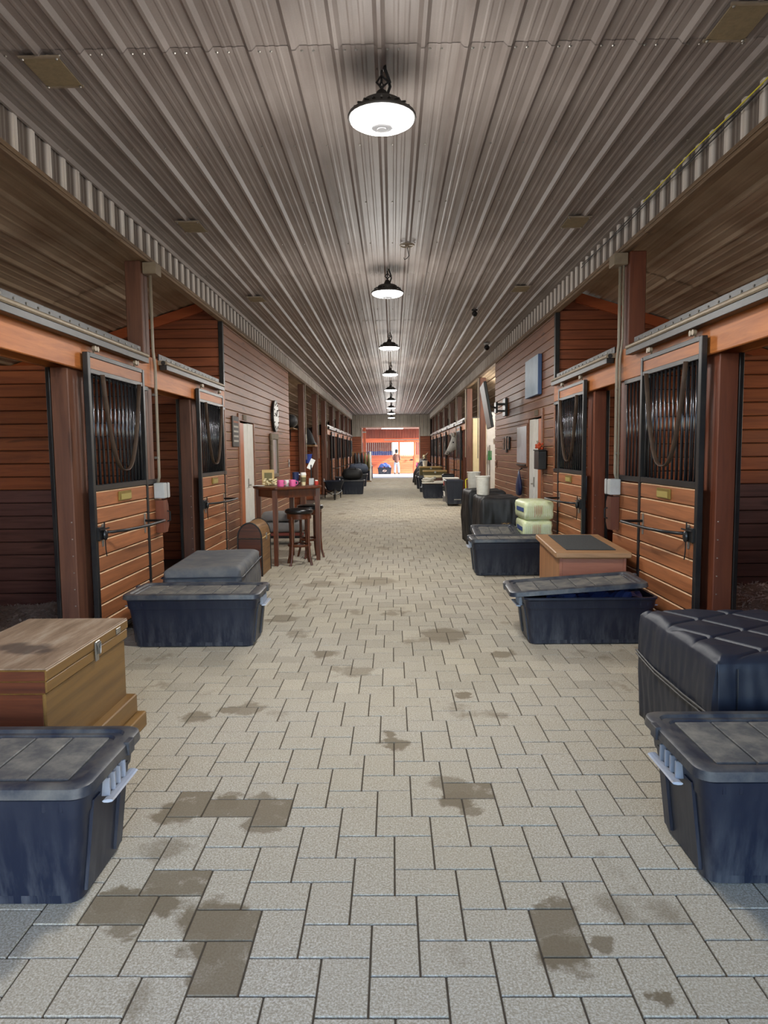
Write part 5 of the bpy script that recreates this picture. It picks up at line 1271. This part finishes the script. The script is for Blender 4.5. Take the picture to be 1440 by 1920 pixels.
for x in (-.09, .09): m.tube([(x, -.1, .06), (x, .06, .8)], .016, 6)
m.tube([(-.09, .06, .8), (0, .08, .84), (.09, .06, .8)], .016, 6); m.build('frame', YELLOW, c2); MB().box(-.12, -.30, .01, .12, -.09, .03, .003).build('toe_plate', GREYB, c2)
for x in (-.14, .14):
    MB().tube([(x, -.06+.075*math.cos(2*PI*k/14), .095+.075*math.sin(2*PI*k/14)) for k in range(14)], .02, 6, closed=True).build('tyre', BLKM, c2); q = MB(); q.cyl((x-.02, -.06, .095), (x+.02, -.06, .095), .055, n=12); q.build('wheel', GREYB, c2)
for k, (z, mt, lab) in enumerate(((0, GREYC, 'lowest'), (.17, WHITE, 'second'), (.34, BAGBLK, 'third'), (.51, RED, 'fourth'), (.64, WHITE, 'topmost'))):
    h = .16 if k < 3 else .12
    b = thing('small_box', '%s box of the stack behind the wheeled tack box' % lab, 'box', (1.85+.02*(k % 2), 22.2, z)); MB().box(-.24, -.2, 0, .24, .2, h*.75, .008).build('box_body', mt, b); MB().box(-.25, -.21, h*.75+.001, .25, .21, h, .006).build('lid', mt, b)
bt = thing('spray_bottle', 'white spray bottle on the floor beside the roped tub', 'bottle', (1.90, 23.62, 0)); MB().lathe([(.05, 0), (.055, .02), (.05, .16), (.02, .22), (.018, .25)], (0,0,0), 14).build('bottle', WHITE, bt, auto=40); MB().box(-.05, -.015, .25, .03, .015, .29, .004).build('trigger', GREYB, bt)
def tbox(loc, L, Wd, H, label, mt, lt):
    b = thing('tack_trunk', label, 'trunk', loc); MB().box(-L/2, -Wd/2, 0, L/2, Wd/2, H-.07, .008).build('body', mt, b); MB().box(-L/2-.02, -Wd/2-.02, H-.069, L/2+.02, Wd/2+.02, H, .008).build('lid', lt, b); MB().box(-.04, -Wd/2-.03, H-.12, .04, -Wd/2-.021, H-.03, .003).build('latch', STEEL, b); return b
tbox((1.52, 25.4, 0), .70, .5, .72, 'dark brown trunk with cream edging behind the roped tub', MAHOG, CREAM)
b = thing('black_bin', 'black plastic bin standing by the cream edged trunk', 'bin', (1.97, 24.75, 0)); MB().rings([[(x*.85, y*.85, 0) for x, y in rrect(.42, .42, .05)], [(x, y, .72) for x, y in rrect(.42, .42, .05)], [(x*1.05, y*1.05, .72) for x, y in rrect(.42, .42, .05)], [(x*1.05, y*1.05, .76) for x, y in rrect(.42, .42, .05)]]).build('bin_body', plain('bin_slate', S(52,58,66), .5), b); MB().rings([[(x*1.06, y*1.06, .762) for x, y in rrect(.42, .42, .05)], [(x*.8, y*.8, .80) for x, y in rrect(.42, .42, .05)]]).build('lid', BLKM, b)
tbox((1.75, 28.9, 0), .95, .5, .82, 'tan topped trunk along the right, nearer of two', OLIVE, TAN); tbox((1.72, 31.6, 0), 1.0, .5, .92, 'tan topped trunk along the right, farther one with the white bucket', OLIVE, TAN)
bucket('feed_bucket', (1.47, 31.6, .925), 'white bucket standing on the farther tan topped trunk', .12, .26, WHITE)
def heap(x, y, L, Wd, H, label, mt, seed):
    g = thing('bag_heap', label, 'bag', (x, y, 0)); m = MB(); R = []
    for k in range(8):
        f = k/7; e = (1-f**2.5)**.5+.02; R.append([(L/2*e*math.cos(2*PI*q/18)*(1+.12*noise.noise(Vector((q*.7, f*3, seed)))), Wd/2*e*math.sin(2*PI*q/18), H*f+.02*noise.noise(Vector((q, f*5, seed)))) for q in range(18)])
    m.rings(R); m.build('bag', mt, g, True); MB().tube([(-.1, 0, H*.97), (-.05, 0, H*1.1), (.08, 0, H*1.1), (.1, 0, H*.96)], .012, 6).build('carry_strap', CLOTHN, g)
heap(1.35, 33.4, .62, .6, .72, 'lower black bag heap at far right', BAGBLK, 2); heap(1.5, 36.0, .9, .8, .95, 'middle black bag heap at far right', BAGBLK, 5); heap(1.75, 38.4, .9, .7, 1.2, 'tallest dark heap of gear at far right', CLOTHN, 7)
sr = thing('saddle_rack', 'slanting pink and grey saddle rack at the far right of the opening', 'rack', (1.85, 40.3, 0)); m = MB()
for x in (-.3, .3): m.tube([(x, 0, 0), (x*.3, .1, 1.45)], .03, 6)
m.tube([(-.5, -.1, .75), (.2, .05, 1.5)], .04, 6); m.build('frame', OLDW, sr)
for k in range(3): MB().tube([(-.45+.2*k, -.28, .72+.22*k), (-.42+.2*k, 0, .90+.22*k), (-.45+.2*k, .25, .74+.22*k)], [.06, .075, .06], 8).build('saddle_pad', (PINK, GREYC, CREAM)[k], sr, True)
# ---------------------------------------------------------------- grey horse looking out of its stall
def skin(name, pts, edges, mat, parent, sub=2, root=0):
    me = bpy.data.meshes.new(name); me.from_pydata([p[0] for p in pts], edges, []); o = put(name, me, mat, parent)
    md = o.modifiers.new('skin', 'SKIN')
    for i, p in enumerate(pts):
        r = p[1]; me.skin_vertices[0].data[i].radius = r if isinstance(r, tuple) else (r, r); me.skin_vertices[0].data[i].use_root = (i == root)
    md.use_smooth_shade = True
    if sub: sb = o.modifiers.new('sub', 'SUBSURF'); sb.levels = sub; sb.render_levels = sub
    return o
h = thing('horse', 'light grey horse with its head out over the half gate on the right', 'horse', (2.30, 25.95, 0))
# body along +x into the stall, head and neck out over the gate towards the aisle
P = [((1.35, 0, 1.22), (.27, .30)), ((.95, 0, 1.24), (.25, .29)), ((.55, 0, 1.36), (.19, .25)), ((.28, 0, 1.62), (.12, .20)), ((.08, 0, 1.90), (.09, .155)), ((-.05, 0, 2.04), (.085, .115)),
     ((1.80, 0, 1.24), (.29, .29)), ((2.2, 0, 1.30), (.26, .26)), ((2.45, 0, 1.22), (.15, .18)),
     ((.85, .17, .95), (.11, .12)), ((.82, .18, .62), (.065, .065)), ((.84, .18, .50), (.06, .06)), ((.84, .18, .16), (.042, .042)), ((.79, .18, .05), (.06, .06)),
     ((.85, -.17, .95), (.11, .12)), ((.82, -.18, .62), (.065, .065)), ((.84, -.18, .50), (.06, .06)), ((.84, -.18, .16), (.042, .042)), ((.79, -.18, .05), (.06, .06)),
     ((2.22, .18, .95), (.14, .16)), ((2.10, .19, .78), (.09, .10)), ((2.34, .19, .52), (.06, .065)), ((2.28, .19, .17), (.042, .042)), ((2.23, .19, .05), (.06, .06)),
     ((2.22, -.18, .95), (.14, .16)), ((2.10, -.19, .78), (.09, .10)), ((2.34, -.19, .52), (.06, .065)), ((2.28, -.19, .17), (.042, .042)), ((2.23, -.19, .05), (.06, .06))]
E_ = [(5,4),(4,3),(3,2),(2,1),(1,0),(0,6),(6,7),(7,8),(1,9),(9,10),(10,11),(11,12),(12,13),(1,14),(14,15),(15,16),(16,17),(17,18),(7,19),(19,20),(20,21),(21,22),(22,23),(7,24),(24,25),(25,26),(26,27),(27,28)]
skin('body', P, E_, HORSE, h, 1)
# head: loft of shaped sections from poll to muzzle
nrm = Vector((.86, 0, -.51)).normalized(); F0, F1 = Vector((-.085, 0, 2.17)), Vector((-.40, 0, 1.50))
TB = [(0, .10, .075), (.1, .15, .105), (.25, .19, .118), (.4, .195, .112), (.55, .15, .086), (.7, .112, .070), (.82, .098, .068), (.93, .088, .064), (1.0, .045, .036)]
def sec(t_, b_, a_, k=1.0):
    c_ = F0.lerp(F1, t_)+nrm*b_+nrm*.018*math.sin(PI*t_)
    return [c_+nrm*(b_*k*math.cos(2*PI*q/16))+Vector((0, a_*k*(1-.25*max(0, math.cos(2*PI*q/16)))*math.sin(2*PI*q/16), 0)) for q in range(16)]
hd = MB().rings([sec(*q) for q in TB]).build('head', HORSE, h, True); sb = hd.modifiers.new('sub', 'SUBSURF'); sb.levels = 1; sb.render_levels = 1
hd.rotation_euler = (0, 0, math.radians(24))
mz = MB().rings([sec(t_, b_, a_, 1.03) for t_, b_, a_ in ((.80, .097, .068), (.87, .094, .067), (.93, .089, .064), (.98, .066, .05), (1.01, .03, .025))]).build('muzzle', plain('horse_muzzle', S(142, 138, 132), .6, 0, S(176, 172, 166), .5, 8.), hd, True)
for sy in (-1, 1):
    e = MB(); B = F0+Vector((.03, sy*.065, -.03)); R = []
    for f_, r1, r2, out in ((0, .035, .030, 0), (.45, .045, .030, .015), (.8, .028, .018, .03), (1, .006, .005, .04)):
        R.append([B+Vector((r1*math.cos(k*PI/5)-.02*f_, sy*out+r2*math.sin(k*PI/5), .155*f_)) for k in range(10)])
    e.rings(R); e.build('ear', HORSE, hd, True)
    p_ = F0.lerp(F1, .30)+nrm*.085; MB().ball((p_.x, sy*.112, p_.z), (.034, .018, .026), 10, 6).build('eye', EYE, hd)
    p_ = F0.lerp(F1, .93)+nrm*.05; MB().ball((p_.x, sy*.058, p_.z), (.020, .012, .028), 8, 5).build('nostril', EYE, hd)
p_ = F0.lerp(F1, .96)+nrm*.12; MB().tube([(p_.x, -.03, p_.z), (p_.x+.05, -.06, p_.z+.05), (p_.x+.09, -.068, p_.z+.09)], .006, 5).build('mouth', EYE, hd)
m = MB(); 
for k in range(7): f = k/6; m.ball((.06+.30*f, 0, 2.13-.36*f), (.07, .03, .06), 8, 5)
m.ball((-.075, 0, 2.14), (.045, .03, .06), 8, 5); m.build('mane', plain('mane', S(176,172,164), .8), h, True)
# ---------------------------------------------------------------- person standing in the far light
p = thing('person', 'person in brown jacket and pale jeans standing back turned in the far light', 'person', (.28, 49.6, 0))
P = [((0, 0, .92), (.09, .075)), ((0, 0, 1.08), (.10, .08)), ((0, .0, 1.26), (.13, .09)), ((0, 0, 1.40), (.10, .08)), ((0, .0, 1.49), (.055, .055)), ((0, .02, 1.60), (.085, .10)), ((0, .02, 1.68), (.075, .085)),
     ((-.19, 0, 1.38), (.06, .06)), ((-.25, .0, 1.12), (.05, .05)), ((-.18, .16, .98), (.038, .038)), ((-.08, .22, 1.0), (.03, .03)),
     ((.19, 0, 1.38), (.06, .06)), ((.26, .0, 1.12), (.05, .05)), ((.19, .16, .98), (.038, .038)), ((.08, .22, 1.0), (.03, .03)),
     ((-.09, 0, .84), (.075, .08)), ((-.11, .01, .48), (.065, .07)), ((-.12, -.02, .09), (.042, .045)), ((-.13, .09, .035), (.04, .03)),
     ((.09, 0, .84), (.075, .08)), ((.13, .01, .48), (.065, .07)), ((.15, -.02, .09), (.042, .045)), ((.17, .09, .035), (.04, .03))]
E_ = [(0,1),(1,2),(2,3),(3,4),(4,5),(5,6),(3,7),(7,8),(8,9),(9,10),(3,11),(11,12),(12,13),(13,14),(0,15),(15,16),(16,17),(17,18),(0,19),(19,20),(20,21),(21,22)]
skin('body', P, E_, SKIN, p, 2)
g = lambda r, e: tuple(x+e for x in r)
J = [((0, 0, .76), (.165, .14)), ((0, 0, 1.02), (.17, .13)), ((0, 0, 1.26), (.185, .13)), ((0, 0, 1.40), (.115, .095)), ((0, 0, 1.455), (.07, .07)), ((-.19, 0, 1.38), (.075, .075)), ((-.235, -.01, 1.12), (.066, .066)), ((-.19, .14, 1.0), (.05, .05)), ((.19, 0, 1.38), (.075, .075)), ((.24, -.01, 1.12), (.066, .066)), ((.20, .14, 1.0), (.05, .05))]
skin('jacket', J, [(0,1),(1,2),(2,3),(3,4),(3,5),(5,6),(6,7),(3,8),(8,9),(9,10)], JACKET, p, 2)
T_ = [((0, 0, .90), (.125, .11)), ((-.09, 0, .78), (.10, .105)), ((-.115, .01, .48), (.085, .09)), ((-.125, -.02, .07), (.075, .08)), ((.09, 0, .78), (.10, .105)), ((.135, .01, .48), (.085, .09)), ((.155, -.02, .07), (.075, .08))]
skin('jeans', T_, [(0,1),(1,2),(2,3),(0,4),(4,5),(5,6)], JEANS, p, 2)
MB().lathe([(.06, 1.50), (.088, 1.54), (.106, 1.62), (.108, 1.68), (.09, 1.74), (.045, 1.775), (.001, 1.78)], (0, .008, 0), 16).build('cap', BAGBLK, p, True)
for x in (-.128, .160): MB().rings([[(x+a*.055, b*.14+.05, z) for a, b in ((-1,-1),(1,-1),(.9,.7),(.4,1),(-.4,1),(-.9,.7))] for z in (0, .05)]+[[(x+a*.045, b*.06-.02, .11) for a, b in ((-1,-1),(1,-1),(.9,.7),(.4,1),(-.4,1),(-.9,.7))]]).build('boot', HDARK, p, auto=50)
# ---------------------------------------------------------------- groups of repeated things
GRP = {'bay_light': 'round bay lights down the aisle ceiling', 'stall_door': 'sliding stall doors along the aisle', 'timber_post': 'timber posts along the aisle', 'door_track': 'door tracks over the stalls', 'header_beam': 'header beams over the stalls',
       'stall_front': 'barred stall fronts', 'door_jamb': 'jamb posts of the stalls', 'stall_partition': 'plank partitions between stalls', 'storage_tub': 'plastic storage tubs along the aisle', 'soffit_vent': 'vent covers in the aisle ceiling',
       'electrical_conduit': 'conduits on the posts', 'wrapped_bale': 'yellow green bales in the stack', 'wrapped_bucket': 'white wrapped buckets', 'mug': 'mugs on the pub table', 'bar_stool': 'stools at the pub table', 'dog_bed': 'grey pet cushions',
       'wall_picture': 'three narrow framed photos', 'water_bucket': 'buckets inside the stalls', 'duffel_bag': 'bags on the far left tubs', 'jacket': 'jackets on the coat rack', 'blanket_roll': 'blanket rolls on the high shelf', 'halter': 'halters on the far left posts',
       'small_box': 'stacked boxes behind the tack box', 'tack_trunk': 'lidded trunks along the aisle', 'bag_heap': 'black bag heaps at far right', 'covered_trunk': 'fabric covered trunks', 'security_camera': 'ceiling cameras', 'light_switch': 'wall switches', 'bay_divider': 'wash bay dividers', 'bedding': 'bedding heaps'}
for o in SC.objects:
    if o.parent is None and o.get('category'):
        st = o.name.split('.')[0]
        if st in GRP: o['group'] = GRP[st]
